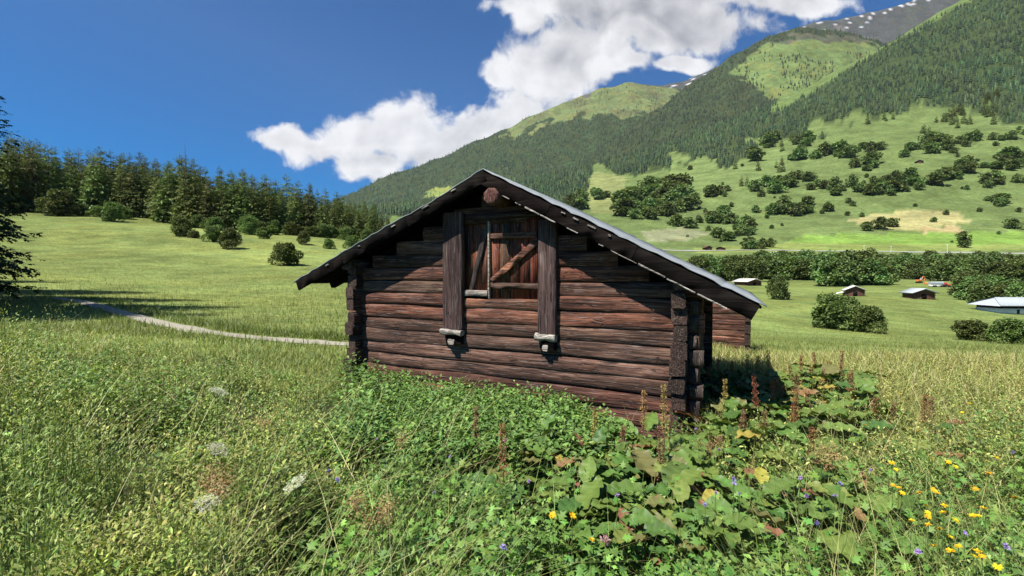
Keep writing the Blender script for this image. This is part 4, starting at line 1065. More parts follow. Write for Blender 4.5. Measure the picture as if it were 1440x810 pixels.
m = MB(); m.tube([(9.0 * s, -.2 * s, 3.6 * s), (9.0 * s, 1.8 * s, 3.6 * s)], 1.2 * s, 6); m.build('bucket', M['orange'], t)
# covered trailer and red tractor beside it
X, Y, Z, dd = ground_at(1317, 404, 120, 400); s = dd / F0
t = empty('trailer', (X, Y, Z), YAW + R(-5)); tag(t, 'grey flat-topped farm trailer on pale supports beside the excavator', 'trailer')
m = MB(); m.beam((-9 * s, 0, 5.5 * s), (8 * s, 0, 5.5 * s), 5 * s, 4.2 * s, bev=.12); m.build('box', M['greymetal'], t)
for q in (-5.5, -3, 4.5):
    m = MB(); m.tube([(q * s, -3 * s, 1.5 * s), (q * s, -2 * s, 1.5 * s)], 1.5 * s, 12); m.build('wheel', M['black'], t)
m = MB(); m.box((-9 * s, -2.5 * s, 1.2 * s), (6 * s, 2.5 * s, 3.3 * s)); m.build('skirt', M['whitewall'], t)
X, Y, Z, dd = ground_at(1331, 404, 120, 400)
t = empty('tractor', (X, Y, Z), YAW + R(-5)); tag(t, 'small red tractor parked at the right end of the grey trailer', 'tractor')
m = MB(); m.beam((-1 * s, 0, 3.4 * s), (5.5 * s, 0, 3.2 * s), 2.2 * s, 2.4 * s, bev=.25); m.build('bonnet', M['red'], t)
m = MB(); m.beam((-3.2 * s, 0, 4.6 * s), (0, 0, 4.6 * s), 2.8 * s, 4.2 * s, bev=.15); m.build('cab', M['red'], t)
for (q, r_) in ((-2, 2.1), (4.2, 1.4)):
    for yy in (-1.8, 1.3):
        m = MB(); m.tube([(q * s, yy * s, r_ * s), (q * s, (yy + .6) * s, r_ * s)], r_ * s, 14); m.build('wheel', M['black'], t)
# orange net heap left of the trailer
X, Y, Z, dd = ground_at(1303, 400, 120, 400)
m = MB(); m.beam((-2.6 * s, 0, 1.4 * s), (2.4 * s, 0, 1.3 * s), 3 * s, 3.4 * s, bev=.4, jit=.3 * s, segs=6)
tag(link_obj('tarpaulin_heap', m.build('tarpaulin_heap', M['orange'], link=False), None, (X, Y, Z)), 'low orange covered heap between excavator and grey trailer', 'heap')
# white power poles beside the road
for (px, yb, yt, lab) in ((1214, 354, 345, 'thin white pole by the road, leftmost of the three'), (1252, 355, 346, 'thin white pole by the road, middle of the three'), (1331, 358, 343, 'thin white pole by the road, tallest and rightmost')):
    X, Y, Z, dd = ground_at(px, yb, 250, 700); h = (yb - yt) / F0 * dd
    m = MB(); m.tube([(0, 0, -.3), (0, 0, h)], [.16, .1], 6); m.tube([(-.8, 0, h * .93), (.8, 0, h * .93)], .07, 5)
    tag(link_obj('power_pole', m.build('power_pole', M['whitewall'], link=False), None, (X, Y, Z)), lab, 'pole', 'power poles by the road')

# ------------------------------------------------------------------ foreground vegetation
def pos_on(n, pxr, dr, jitter=True, power=0.0):
    px = RNG.uniform(*pxr, n); u = RNG.random(n); d = np.exp(np.log(dr[0]) + u * (np.log(dr[1]) - np.log(dr[0])))
    X, Y = xy(px, d); k = ~in_barn(X, Y, .02) & (path_dist(X, Y) > .40) if dr[1] > 7.5 else ~in_barn(X, Y, .02)
    X, Y, px, d = X[k], Y[k], px[k], d[k]
    return np.stack([X, Y, H(X, Y)], 1), px, d

def herbs(pos, h, nl, leaf, lw, cols, tiltm=.25, tv=LEAF_V, tt=LEAF_T, spread=.0, pair=False, stemcol=(.12, .17, .05), droop=0.0, top=1.0, w=None, topcol=None):
    """many leafy stems: returns merged arrays"""
    n = len(pos); az0 = RNG.random(n) * 6.28; lean = RNG.normal(0, .14, n); leand = RNG.random(n) * 6.28
    pc = mixcol(n, cols, .20, w)
    P = []; A = []; TI = []; S = []; C = []
    for k in range(nl):
        t = (k + RNG.random(n) * .8 + .3) / nl; t = np.clip(t, .1, 1.02) ** .8
        hh = h * t
        az = az0 + (k * 2.4 if not pair else (k // 2) * 1.57 + (k % 2) * math.pi) + RNG.normal(0, .3, n)
        off = leaf * .15 + spread * h * np.sin(np.pi * np.clip(t, 0, 1) ** .9) * RNG.random(n) ** .6
        bx = pos[:, 0] + np.cos(leand) * lean * hh * t + np.cos(az) * off + RNG.normal(0, .01, n); by = pos[:, 1] + np.sin(leand) * lean * hh * t + np.sin(az) * off
        P.append(np.stack([bx, by, pos[:, 2] + hh], 1)); A.append(az); TI.append(RNG.normal(tiltm - droop * (1 - t) + .25 * t, .35, n)); sz = leaf * (.65 + .6 * RNG.random(n)) * (1.15 - .55 * t * top)
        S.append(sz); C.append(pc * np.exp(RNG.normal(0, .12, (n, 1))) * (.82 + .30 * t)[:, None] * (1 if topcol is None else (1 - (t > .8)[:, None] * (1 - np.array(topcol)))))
    P = np.vstack(P); A = np.concatenate(A); TI = np.concatenate(TI); S = np.concatenate(S); C = np.vstack(C)
    sc = np.stack([S * lw, S, S], 1)
    L = scatter(tv, tt, P, rotmats(A, TI, RNG.normal(0, .35, len(A))), sc, np.clip(C, .003, .9))
    st = blades(pos.copy(), h, np.full(n, .006) + h * .004, leand, lean * .3, lean * .7, np.tile(np.array(stemcol), (n, 1)))
    return merge([L, st])
def stuff(name, parts, mat, label, cat):
    V, T, C = merge(parts); o = new_mesh(name, V, T, mat, C); tag(o, label, cat, kind='stuff'); return o

def lump(p, s, a=.28, lo=.25, hi=1.7, sd=88):
    return np.clip(.2 + 2.3 * (fbm(p[:, 0] / s, p[:, 1] / s, sd, 3) - a), lo, hi)
def holes(p, s, t, sd=91): return fbm(p[:, 0] / s, p[:, 1] / s, sd, 3) > t
G_MID = [(.125, .20, .045), (.165, .25, .055), (.09, .155, .042), (.21, .28, .07)]
G_YEL = [(.29, .31, .08), (.24, .29, .065), (.36, .35, .12), (.17, .23, .055)]
G_DRY = [(.42, .38, .16), (.35, .34, .11), (.48, .43, .22), (.24, .28, .08)]
# nettles before the gable
p, px, d = pos_on(3400, (470, 905), (3.6, 6.75)); q = (px - 470 > 60 * fbm(p[:, 0] * 1.3, p[:, 1] * 1.3, 55, 3)) | (RNG.random(len(px)) < .2); p, px, d = p[q], px[q], d[q]; lim = np.interp(px, [470, 500, 800, 860, 905], [6.6, 6.7, 5.9, 5.0, 4.6]); q = d < lim
p, px, d = p[q], px[q], d[q]
hN = (.52 + .16 * RNG.random(len(p))) * np.interp(px, [470, 500, 540, 780, 905], [.95, 1.15, .9, .95, .55]) * np.interp(d, [3.6, 6.7], [.8, 1.0])
stuff('nettle_patch', [herbs(p, hN, 16, .085, .55, [(.125, .19, .042), (.165, .235, .052), (.09, .145, .036)], tiltm=.1, pair=True, droop=.3, spread=.10)], M['leaf'], 'dense patch of green nettles along the foot of the barn gable', 'nettles')
# mixed herbs over the lower centre and right: mounds of leaves with dark hollows between
p, px, d = pos_on(5200, (400, 1640), (1.15, 5.2)); q = ~((px > 900) & (d > 4.2) & (RNG.random(len(px)) < .5)); p, px, d = p[q], px[q], d[q]
hh = (.30 + .22 * RNG.random(len(p))) * lump(p, .6, .22, .4, 1.5) * np.where((px > 760) & (px < 1260) & (d > 2.5) & (d < 7), .62, 1)
q = holes(p, .34, .42); p, hh = p[q], hh[q]
cl = fbm(p[:, 0] / .5, p[:, 1] / .5, 23, 3)
a = cl < .47; c_ = cl > .56; b_ = ~a & ~c_
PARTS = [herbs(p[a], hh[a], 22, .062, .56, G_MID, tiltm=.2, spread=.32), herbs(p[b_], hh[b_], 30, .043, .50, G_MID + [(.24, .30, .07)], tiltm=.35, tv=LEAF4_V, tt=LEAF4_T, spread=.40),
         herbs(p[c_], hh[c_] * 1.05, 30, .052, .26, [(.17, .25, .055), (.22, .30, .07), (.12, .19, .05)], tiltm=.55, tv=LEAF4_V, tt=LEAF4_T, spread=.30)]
# lobed light green leaves low down
p, px, d = pos_on(1500, (430, 1500), (1.2, 3.8))
LOB_V = [(0, 0, 0), (-.18, .22, .05), (-.62, .38, .0), (-.2, .48, .05), (-.5, .72, -.03), (-.13, .72, .03), (0, 1.12, -.1), (.13, .72, .03), (.5, .72, -.03), (.2, .48, .05), (.62, .38, 0), (.18, .22, .05)]
LOB_T = [(0, 11, 1), (1, 3, 2), (1, 11, 3), (3, 11, 9), (11, 10, 9), (3, 5, 4), (3, 9, 5), (5, 9, 7), (9, 8, 7), (5, 7, 6)]
PARTS.append(herbs(p, .22 + .26 * RNG.random(len(p)), 9, .085, .8, [(.13, .22, .04), (.10, .18, .035), (.16, .24, .045)], tiltm=.3, tv=LOB_V, tt=LOB_T))
stuff('herb_layer', PARTS, M['leaf'], 'tangle of leafy green meadow herbs filling the foreground', 'herbs')
# frothy yellow-green growth on the left
p, px, d = pos_on(4700, (-160, 500), (1.15, 7.4)); q = (px < 440) | (d < 4.2); p, px, d = p[q], px[q], d[q]
hh = (.42 + .26 * RNG.random(len(p))) * lump(p, .62, .27, .28, 1.75, 33) * np.interp(px, [-160, 0, 220, 440], [1.5, 1.4, 1.1, .9]) * np.interp(d, [1.2, 5, 7.4], [.85, 1.05, .8]); q = holes(p, .5, .44); p, hh = p[q], hh[q]
cl = fbm(p[:, 0] / .6, p[:, 1] / .6, 43, 3); a = cl < .43; c_ = cl > .60; b_ = ~a & ~c_
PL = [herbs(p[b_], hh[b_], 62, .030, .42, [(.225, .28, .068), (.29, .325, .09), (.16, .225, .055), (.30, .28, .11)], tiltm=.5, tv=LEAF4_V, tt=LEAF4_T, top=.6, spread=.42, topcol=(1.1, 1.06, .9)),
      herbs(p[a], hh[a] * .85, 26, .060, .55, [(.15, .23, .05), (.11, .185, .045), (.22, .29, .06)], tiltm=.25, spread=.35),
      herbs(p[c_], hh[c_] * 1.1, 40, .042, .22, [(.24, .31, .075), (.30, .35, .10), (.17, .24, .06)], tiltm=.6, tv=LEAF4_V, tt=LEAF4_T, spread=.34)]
stuff('herb_layer', PL, M['leaf'], 'frothy yellow-green bedstraw and herbs over the left foreground', 'herbs')
# grass blades through the foreground
def grasspart(n, pxr, dr, hm, hs, w, cols, lean=.25, bend=.5, azm=None, segs=3, hfun=None, azs=1.2):
    p, px, d = pos_on(n, pxr, dr); n = len(p); h = hm + hs * RNG.random(n)
    if hfun is not None: h *= hfun(px, d)
    az = RNG.random(n) * 6.28 if azm is None else RNG.normal(azm, azs, n)
    return blades(p, h, np.full(n, w) * (.6 + .8 * RNG.random(n)) * np.clip(d / 3, .7, 3.0), az, RNG.normal(lean, .2, n), np.abs(RNG.normal(bend, .3, n)), mixcol(n, cols, .2), segs)
AZR = math.atan2(RT[1], RT[0])
GP_ = [grasspart(2400, (-160, 1640), (1.1, 5), .35, .35, .0045, G_MID + G_YEL, .3, .5),
       grasspart(1100, (-160, 620), (1.2, 4.5), .6, .45, .0045, G_DRY, .5, .5, AZR, azs=1.3),
       grasspart(2600, (1100, 1640), (1.3, 4.5), .40, .35, .005, G_YEL + G_DRY, .4, .5)]
stuff('tall_grass', GP_, M['grass'], 'long arching grass blades rising through the foreground herbs', 'grass')
# tall yellowing meadow right of the barn
hr = lambda px, d: np.interp(d, [3, 6, 14], [.8, 1, .9])
GR = [grasspart(20000, (1000, 1660), (3.2, 9), .34, .30, .0045, G_YEL + G_DRY, .25, .5, None, hfun=hr), grasspart(24000, (960, 1600), (8, 14), .20, .22, .005, G_DRY + G_YEL, .2, .4, None, hfun=hr),
      grasspart(9000, (330, 500), (6.3, 10.5), .10, .12, .004, G_YEL + G_MID), grasspart(22000, (-120, 480), (6.3, 14), .08, .11, .0042, G_YEL + G_MID)]
p, px, d = pos_on(3800, (1010, 1640), (3.2, 9)); GR.append(herbs(p, .3 + .25 * RNG.random(len(p)), 10, .045, .45, G_YEL, tiltm=.3))
stuff('meadow_grass', GR, M['grass'], 'knee-high yellowing meadow grass around the barn', 'grass')
# short tufts further out
GT = [grasspart(42000, (-120, 620), (12, 60), .12, .16, .0045, [(.17, .21, .05), (.21, .24, .065), (.12, .165, .04)], .2, .4, segs=2, hfun=lambda px, d: np.interp(d, [12, 60], [1, 1.5])),
      grasspart(28000, (960, 1560), (15, 70), .12, .16, .0045, [(.165, .21, .05), (.21, .24, .065), (.12, .16, .04)], .2, .4, segs=2, hfun=lambda px, d: np.interp(d, [12, 60], [1, 1.5]))]
stuff('meadow_grass', GT, M['grass'], 'short pasture grass of the open meadows farther off', 'grass')
# taller dark fringe on the far side of the path
pp = []
for k in range(0, 158):
    for q in range(26):
        off = RNG.uniform(.5, 1.5) * (1 if RNG.random() < .8 else -1); t = PATH[k + 1] - PATH[k]; t /= np.linalg.norm(t); nn = np.array([t[1], -t[0]])
        if nn @ FW < 0: nn = -nn
        pp.append(PATH[k] + nn * off + RNG.normal(0, .06, 2))
pp = np.array(pp); pp = pp[~in_barn(pp[:, 0], pp[:, 1], .1)]; n = len(pp)
stuff('path_verge', [blades(np.column_stack([pp, H(pp[:, 0], pp[:, 1])]), .18 + .2 * RNG.random(n), np.full(n, .02), RNG.random(n) * 6.28, RNG.normal(.2, .2, n), np.abs(RNG.normal(.4, .2, n)), mixcol(n, [(.10, .16, .035), (.13, .19, .04)], .2))], M['grass'], 'darker grass verge lining the footpath', 'grass')

# ------------------------------------------------------------------ docks: big leaved plants with rust seed stalks
def dock_leaf_mesh(seed, L=.34, W=.17, colr=(.11, .20, .05)):
    r = np.random.default_rng(seed); nu, nv = 19, 5; V = []; C = []
    ph = r.random() * 6; curl = r.uniform(.3, .9)
    for i in range(nu):
        t = i / (nu - 1); wd = W * (math.sin(math.pi * min(1, t * .92 + .06)) ** .7) * (1.1 - .35 * t); 
        for j in range(nv):
            s = (j / (nv - 1) - .5) * 2
            x = s * wd / 2; y = L * t; zz = .10 * W * abs(s) ** 1.3 + .055 * math.sin(t * 21 + ph + s * 2) * abs(s) * W * 1.5 - curl * L * .45 * t * t + r.normal(0, .002)
            V.append((x, y, zz)); rib = .16 if abs(s) < .1 else 0
            C.append(np.array(colr) * (1 + rib + r.normal(0, .05)) * (1 + .09 * math.sin(t * 40 + abs(s) * 3)))
    T = [[i * nv + j, i * nv + j + 1, (i + 1) * nv + j + 1, (i + 1) * nv + j] for i in range(nu - 1) for j in range(nv - 1)]
    return new_mesh('leaf', V, T, M['dock'], np.array(C), smooth=True, link=False)
DCOL = [(.088, .145, .030), (.062, .115, .026), (.105, .165, .034), (.135, .140, .045), (.14, .185, .042)]
DLEAF = [dock_leaf_mesh(500 + k, .30 + .05 * (k % 3), .19 + .03 * (k % 2), DCOL[k % 5]) for k in range(8)]
DLEAF.append(dock_leaf_mesh(520, .27, .15, (.30, .26, .05))); DLEAF.append(dock_leaf_mesh(521, .26, .14, (.20, .10, .05)))
def stalk_mesh(seed, h, cols):
    r = np.random.default_rng(seed); m = MB(); m.tube([(0, 0, 0), (.01, 0, h * .5), (.0, .015, h)], [.006, .0045, .002], 5, c=(.22, .14, .07))
    n = 900; t = .45 + .55 * r.random(n); a = r.random(n) * 6.28; rr = .032 * (1.15 - t) ** .5 * (.4 + .8 * r.random(n)) * (1 + .5 * np.sin(t * 60))
    P = np.stack([rr * np.cos(a), rr * np.sin(a), h * t], 1); s = .011 * (.7 + .6 * r.random(n))
    V, T, C = scatter(LEAF4_V, LEAF4_T, P, rotmats(a, r.normal(.2, .6, n), r.normal(0, 1, n)), np.stack([s * .9, s, s], 1), mixcol(n, cols, .25))
    V, T, C = merge([(np.vstack(m.v), np.vstack(m.t), np.vstack(m.c)), (V, T, C)])
    return new_mesh('seed_stalk', V, T, M['petal'], C, link=False)
RUST = [(.30, .13, .06), (.24, .10, .055), (.36, .20, .08)]; OCH = [(.40, .30, .10), (.34, .22, .08), (.46, .34, .14)]
STK = [stalk_mesh(600, 1.0, RUST), stalk_mesh(601, 1.0, OCH), stalk_mesh(602, 1.0, [(.22, .12, .07), (.30, .17, .09)])]
PET = MB(); PET.tube([(0, 0, 0), (0, .14, .12), (0, .26, .30)], [.006, .005, .004], 5, c=(.17, .20, .07)); 
def dock(px, d, nleaf, size, stalks, label, group=None, hbase=.26, young=False):
    X, Y = xy(px, d); X, Y = float(X), float(Y)
    if in_barn(X, Y, -.02): return
    Z = float(H(X, Y)); t = empty('dock_plant', (X, Y, Z), rg.uniform(0, 6.28)); tag(t, label, 'plant', group)
    a0 = rg.uniform(0, 6.28)
    for k in range(nleaf):
        a = a0 + k * 2.4 + rg.uniform(-.3, .3); me = DLEAF[rg.randrange(8)] if rg.random() > .10 else DLEAF[rg.choice((8, 9))]
        o = link_obj('leaf', me, t); rad = size * rg.uniform(.05, .22); hz_ = hbase * rg.uniform(.6, 1.35)
        o.location = (math.cos(a) * rad, math.sin(a) * rad, hz_); s = size * rg.uniform(.7, 1.15)
        o.scale = (s, s, s); o.rotation_euler = (rg.uniform(-.1, .55) if not young else rg.uniform(.8, 1.3), rg.uniform(-.35, .35), a - math.pi / 2)
        p_ = MB(); p_.tube([(0, 0, .0), (math.cos(a) * rad * .4, math.sin(a) * rad * .4, hz_ * .6), (math.cos(a) * rad, math.sin(a) * rad, hz_)], [.006, .005, .004], 4, c=(.17, .18, .07)); p_.build('leaf_stem', M['petal'], t)
    for (me, h) in stalks:
        o = link_obj('seed_stalk', me, t); o.location = (rg.uniform(-.04, .04), rg.uniform(-.04, .04), 0); o.scale = (1, 1, h); o.rotation_euler = (rg.uniform(-.07, .07), rg.uniform(-.07, .07), 0)
def stalk_h(px, d, ytop):
    X, Y = xy(px, d); return (HZ - ytop) / F0 * d - float(H(X, Y))
# the ones with stalks, each where its stalk stands
SD = [(832, 4.3, 578, 1, 'dock with an ochre seed stalk at the low end of the nettles before the barn'), (882, 3.9, 600, 2, 'dock with a short dull stalk before the barn wall'), (908, 4.5, 553, 1, 'dock with a thin ochre stalk before the right end of the gable'),
      (944, 4.1, 540, 1, 'dock with the tallest ochre stalk just left of the barn corner'), (926, 3.3, 605, 2, 'dock with a dark twin stalk in front of the barn corner'), (662, 3.9, 572, 2, 'dock with a browned stalk amid the nettles'),
      (711, 3.3, 600, 0, 'dock with a reddish stalk and small pink bloom in the centre foreground'), (1018, 5.2, 533, 1, 'dock with an ochre stalk right of the barn corner'), (1070, 6.6, 500, 0, 'dock with a rusty stalk against the dry grass, nearest the barn'),
      (1086, 6.9, 494, 0, 'dock with a thin rusty stalk, second from the barn'), (1128, 6.6, 500, 0, 'dock with two thick rusty stalks in the patch'), (1150, 7.2, 496, 0, 'dock with a red-brown stalk behind the patch'),
      (1206, 5.6, 520, 0, 'dock with a rust red stalk at the right end of the patch'), (1238, 4.6, 560, 0, 'dock with a dull stalk on the front right of the patch'), (1264, 4.4, 566, 2, 'dock with a pale stalk beside the dry grass'),
      (1304, 4.6, 556, 0, 'dock with a bright rust stalk standing in the grass at right'), (1321, 4.5, 560, 2, 'dock with a dark stalk right beside the bright rust one'), (1146, 3.6, 604, 0, 'dock with a dark rust stalk in front of the patch'), (1100, 5.4, 540, 2, 'dock with a greenish brown stalk in the middle of the patch')]
for (px, d, yt, kx, lab) in SD:
    dock(px, d, 6, 1.0, [(STK[kx], max(.3, stalk_h(px, d, yt)))], lab)
for q in range(62):
    d = rg.uniform(3.9, 7.0); px = rg.uniform(1000, 1235 - (d - 4) * 12)
    dock(px, d, 8, rg.uniform(.7, 1.05), [(STK[rg.choice((0, 2))], rg.uniform(.55, .85))] if rg.random() < .38 else [], 'broad-leaved green dock in the patch right of the barn', 'docks in the patch right of the barn', hbase=.36)
for q in range(58):
    d = rg.uniform(2.4, 3.9); px = rg.uniform(760, 1270)
    dock(px, d, 7, rg.uniform(.5, .82), [], 'broad-leaved dock in the middle foreground before the barn corner', 'docks in the middle foreground', hbase=.30)
for (px, d, lab) in ((742, 4.0, 'dock with upright bright green leaves beside the nettles'), (835, 3.8, 'dock with upright leaves below the ochre stalk')):
    dock(px, d, 5, .7, [], lab, young=True, hbase=.28)
for (px, d, lab) in ((1290, 3.6, 'large flat dock right of the yellow flowers'), (1345, 4.0, 'flat leaved dock in the grass near the right margin'), (1410, 3.7, 'dock half hidden in grass at the right margin')):
    dock(px, d, 6, 1.1, [], lab)

# ------------------------------------------------------------------ flowers
def flower_head(kind, seed):
    r = np.random.default_rng(seed); parts = []
    if kind == 'yellow':
        n = 30; a = r.random(n) * 6.28; s = np.full(n, .015); P = np.zeros((n, 3)); P[:, 2] = r.random(n) * .004
        parts.append(scatter(LEAF4_V, LEAF4_T, P, rotmats(a, r.normal(.25, .15, n), r.normal(0, .2, n)), np.stack([s * .45, s, s], 1), mixcol(n, [(.80, .58, .02), (.75, .50, .02)], .08)))
    elif kind == 'purple':
        n = 46; a = r.random(n) * 6.28; s = np.full(n, .012) * (.7 + .6 * r.random(n)); P = r.normal(0, .003, (n, 3))
        parts.append(scatter(LEAF4_V, LEAF4_T, P, rotmats(a, r.uniform(-.1, 1.4, n), r.normal(0, .4, n)), np.stack([s * .5, s, s], 1), mixcol(n, [(.36, .26, .62), (.45, .34, .70)], .1)))
    elif kind == 'pink':
        n = 60; a = r.random(n) * 6.28; s = np.full(n, .014) * (.7 + .6 * r.random(n)); P = r.normal(0, .004, (n, 3))
        parts.append(scatter(LEAF4_V, LEAF4_T, P, rotmats(a, r.uniform(-.2, 1.5, n), r.normal(0, .5, n)), np.stack([s * .35, s, s], 1), mixcol(n, [(.42, .22, .26), (.50, .32, .34)], .12)))
    elif kind == 'umbel':
        m = MB()
        for k in range(22):
            a = k * 2.4; rr = .065 * math.sqrt(k / 22); top = (rr * math.cos(a), rr * math.sin(a), .03 - rr * .12); m.tube([(0, 0, -.035), top], .0012, 3, c=(.2, .25, .08), cap=False)
            n = 16; P = np.array(top) + r.normal(0, .007, (n, 3)) * [1, 1, .3]; parts.append(scatter(LEAF4_V, LEAF4_T, P, rotmats(r.random(n) * 6.28, r.normal(.1, .3, n), r.normal(0, .3, n)), np.full(n, .010), mixcol(n, [(.50, .50, .38), (.42, .44, .28)], .1)))
        parts.append((np.vstack(m.v), np.vstack(m.t), np.vstack(m.c)))
    elif kind == 'froth':
        n = 260; P = r.normal(0, .022, (n, 3)) * [1, 1, 1.3]; parts.append(scatter(LEAF4_V, LEAF4_T, P, rotmats(r.random(n) * 6.28, r.normal(.3, .5, n), r.normal(0, .5, n)), np.full(n, .009), mixcol(n, [(.36, .26, .11), (.30, .20, .09)], .2)))
    V, T, C = merge(parts); return new_mesh('flower_head', V, T, M['petal'], C, link=False)
FH = {k: [flower_head(k, 700 + j) for j in range(2)] for k in ('yellow', 'purple', 'pink', 'umbel', 'froth')}
stm = MB(); stm.tube([(0, 0, 0), (.008, .004, .5), (0, 0, 1)], [.0028, .0022, .0015], 5, c=(.15, .20, .06)); STEM = stm.build('stem', M['petal'], link=False)
def flower(kind, px, py, label, cat, group=None, hgt=None, size=1.0, name=None):
    """flower whose head shows at (px, py): stands hgt above the ground at the distance where that works"""
    hgt = hgt or .56
    for d in np.linspace(1.15, 16, 400):
        X, Y = xy(px, d); z = float(H(X, Y)) + hgt
        if HZ - z / d * F0 <= py: break
    X, Y = float(X), float(Y); t = empty(name or kind + '_flower', (X, Y, z - hgt), rg.uniform(0, 6.28)); tag(t, label, cat, group)
    s = link_obj('stem', STEM, t); s.scale = (1, 1, hgt - .003)
    h = link_obj('flower_head', rg.choice(FH[kind]), t); h.location = (0, 0, hgt); sz = size * rg.uniform(.85, 1.2); h.scale = (sz, sz, sz); h.rotation_euler = (rg.uniform(-.3, .7), rg.uniform(-.4, .4), 0)
YF_ = [(1260, 656), (1266, 664), (1262, 686), (1270, 690), (1275, 701), (1295, 610), (1310, 720), (1312, 728), (1313, 734), (1314, 747), (1330, 751), (1345, 768), (1322, 780), (1347, 784), (1358, 776), (1385, 786), (1392, 795), (1380, 790), (1320, 695), (1325, 700), (1377, 732), (1385, 733), (1352, 742), (1335, 731), (1375, 690), (1380, 694), (1398, 671), (1383, 618), (1358, 583), (1368, 570), (1436, 708), (1340, 655), (1316, 650), (1408, 650), (1270, 556), (1220, 600), (1300, 700), (1336, 720), (1415, 805), (1350, 660), (1392, 720), (1290, 740)]
for (a, b_) in YF_: flower('yellow', a, b_, 'small yellow daisy-like flower in the right foreground', 'flower', 'yellow flowers in the right foreground', size=1.05, name='yellow_flower')
flower('yellow', 778, 730, 'pale yellow flower drooping in the centre foreground, the left of two', 'flower', size=1.3); flower('yellow', 806, 733, 'yellow and orange flower in the centre foreground, the right of two', 'flower', size=1.3)
flower('yellow', 833, 767, 'yellow bud on a long stem beside the pink thistle head', 'flower', size=1.1)
PF_ = [(981, 606), (1014, 637), (995, 718), (1035, 680), (1036, 685), (1155, 742), (1180, 702), (1187, 688), (1366, 759), (1425, 775), (1300, 788), (1140, 706), (744, 683), (632, 645), (459, 666), (472, 680), (528, 620), (609, 697), (708, 780), (1010, 700), (1044, 700), (1130, 676), (1230, 668), (870, 702), (1432, 640)]
for (a, b_) in PF_: flower('purple', a, b_, 'small lilac flower on a thin stem in the foreground herbs', 'flower', 'lilac flowers in the foreground', size=.95, name='lilac_flower')
flower('pink', 853, 771, 'dusty pink thistle head at the bottom centre', 'flower', size=1.6, hgt=.5, name='thistle'); flower('pink', 711, 622, 'pink head on the browned stalk in the centre', 'flower', size=1.1, hgt=.7, name='thistle')
flower('umbel', 303, 557, 'white umbel flower nearest the barn in the left foreground', 'flower', size=1.05, hgt=.75, name='umbel_flower'); flower('umbel', 300, 640, 'broad white umbel lying low in the left foreground', 'flower', size=1.0, hgt=.6, name='umbel_flower')
flower('umbel', 415, 688, 'faded whitish umbel in the lower left foreground', 'flower', size=.9, name='umbel_flower'); flower('umbel', 285, 720, 'small pale umbel at lower left', 'flower', size=.7, name='umbel_flower')
flower('froth', 370, 597, 'rust red seed head standing out on the left', 'flower', size=.9, hgt=.6, name='seed_head'); flower('froth', 564, 622, 'orange brown seed head before the nettles', 'flower', size=.9, hgt=.6, name='seed_head')
for (a, b_) in ((498, 716), (535, 735), (545, 720), (515, 742), (315, 680), (290, 676), (300, 700), (1015, 625), (985, 628), (1000, 632), (1160, 640), (1175, 645)):
    flower('froth', a, b_, 'loose brownish seed head among the foreground herbs', 'flower', 'brownish seed heads in the foreground', size=1.1, name='seed_head')

# ------------------------------------------------------------------ world: sky with clouds, sun
W = bpy.data.worlds.new('World'); SC.world = W; W.use_nodes = True; t = W.node_tree; t.nodes.clear(); b = NB(t)
sky = b.n('ShaderNodeTexSky', sky_type='NISHITA', sun_disc=False); sky.sun_elevation = SUN_EL
sx, sy = -math.sin(SUN_AZ), -math.cos(SUN_AZ)
sky.sun_rotation = math.atan2(sx, sy); sky.altitude = 1400; sky.air_density = 1.0; sky.dust_density = .25; sky.ozone_density = 1.0
tc = b.n('ShaderNodeTexCoord'); V_ = b.vm('NORMALIZE', tc.outputs['Generated'])
def dot(v, c):
    nd = t.nodes.new('ShaderNodeVectorMath'); nd.operation = 'DOT_PRODUCT'; b.l(v, nd.inputs[0]); nd.inputs[1].default_value = c; return nd.outputs['Value']
dz = b.math('MAXIMUM', dot(V_, (FW[0], FW[1], 0)), .02)
U = b.math('DIVIDE', dot(V_, (RT[0], RT[1], 0)), dz); Vv = b.math('DIVIDE', dot(V_, (0, 0, 1)), dz)
cb = b.n('ShaderNodeCombineXYZ'); b.l(U, cb.inputs[0]); b.l(Vv, cb.inputs[1]); UV = cb.outputs[0]
wn = b.n('ShaderNodeTexNoise'); wn.inputs['Scale'].default_value = 7; wn.inputs['Detail'].default_value = 3; b.l(UV, wn.inputs['Vector'])
wsc = b.vm('SCALE', b.vm('SUBTRACT', wn.outputs['Color'], (.5, .5, .5))); wsc.node.inputs['Scale'].default_value = .06
UVw = b.vm('ADD', UV, wsc)
BL = [(408, 196, 52, 20), (436, 202, 60, 30), (470, 205, 66, 36), (500, 195, 62, 42), (560, 185, 72, 50), (600, 205, 90, 52), (520, 235, 70, 30), (690, 190, 85, 44), (660, 225, 90, 50), (735, 160, 60, 45), (702, 100, 30, 22), (735, 95, 40, 35), (770, 110, 85, 52), (820, 70, 100, 60), (722, 14, 40, 26), (745, 35, 30, 30),
      (800, 0, 90, 56), (900, 30, 130, 60), (880, 90, 42, 24), (970, 40, 130, 46), (1060, -10, 90, 42), (1000, -30, 200, 60), (1130, 8, 70, 26), (1180, -8, 50, 20), (545, 165, 30, 20), (950, 92, 60, 14), (1300, -60, 90, 36)]
acc = None
for (u, v, ru, rv) in BL:
    cu, cv = (u - 720) / F0, (HZ - v) / F0
    d_ = b.vm('LENGTH', b.vm('MULTIPLY', b.vm('SUBTRACT', UVw, (cu, cv, 0)), (F0 / ru, F0 / rv, 0)), out=1)
    f = b.math('SUBTRACT', 1.0, d_)
    if acc is None: acc = f
    else:
        nd = t.nodes.new('ShaderNodeMath'); nd.operation = 'SMOOTH_MAX'; b.l(acc, nd.inputs[0]); b.l(f, nd.inputs[1]); nd.inputs[2].default_value = .25; acc = nd.outputs[0]
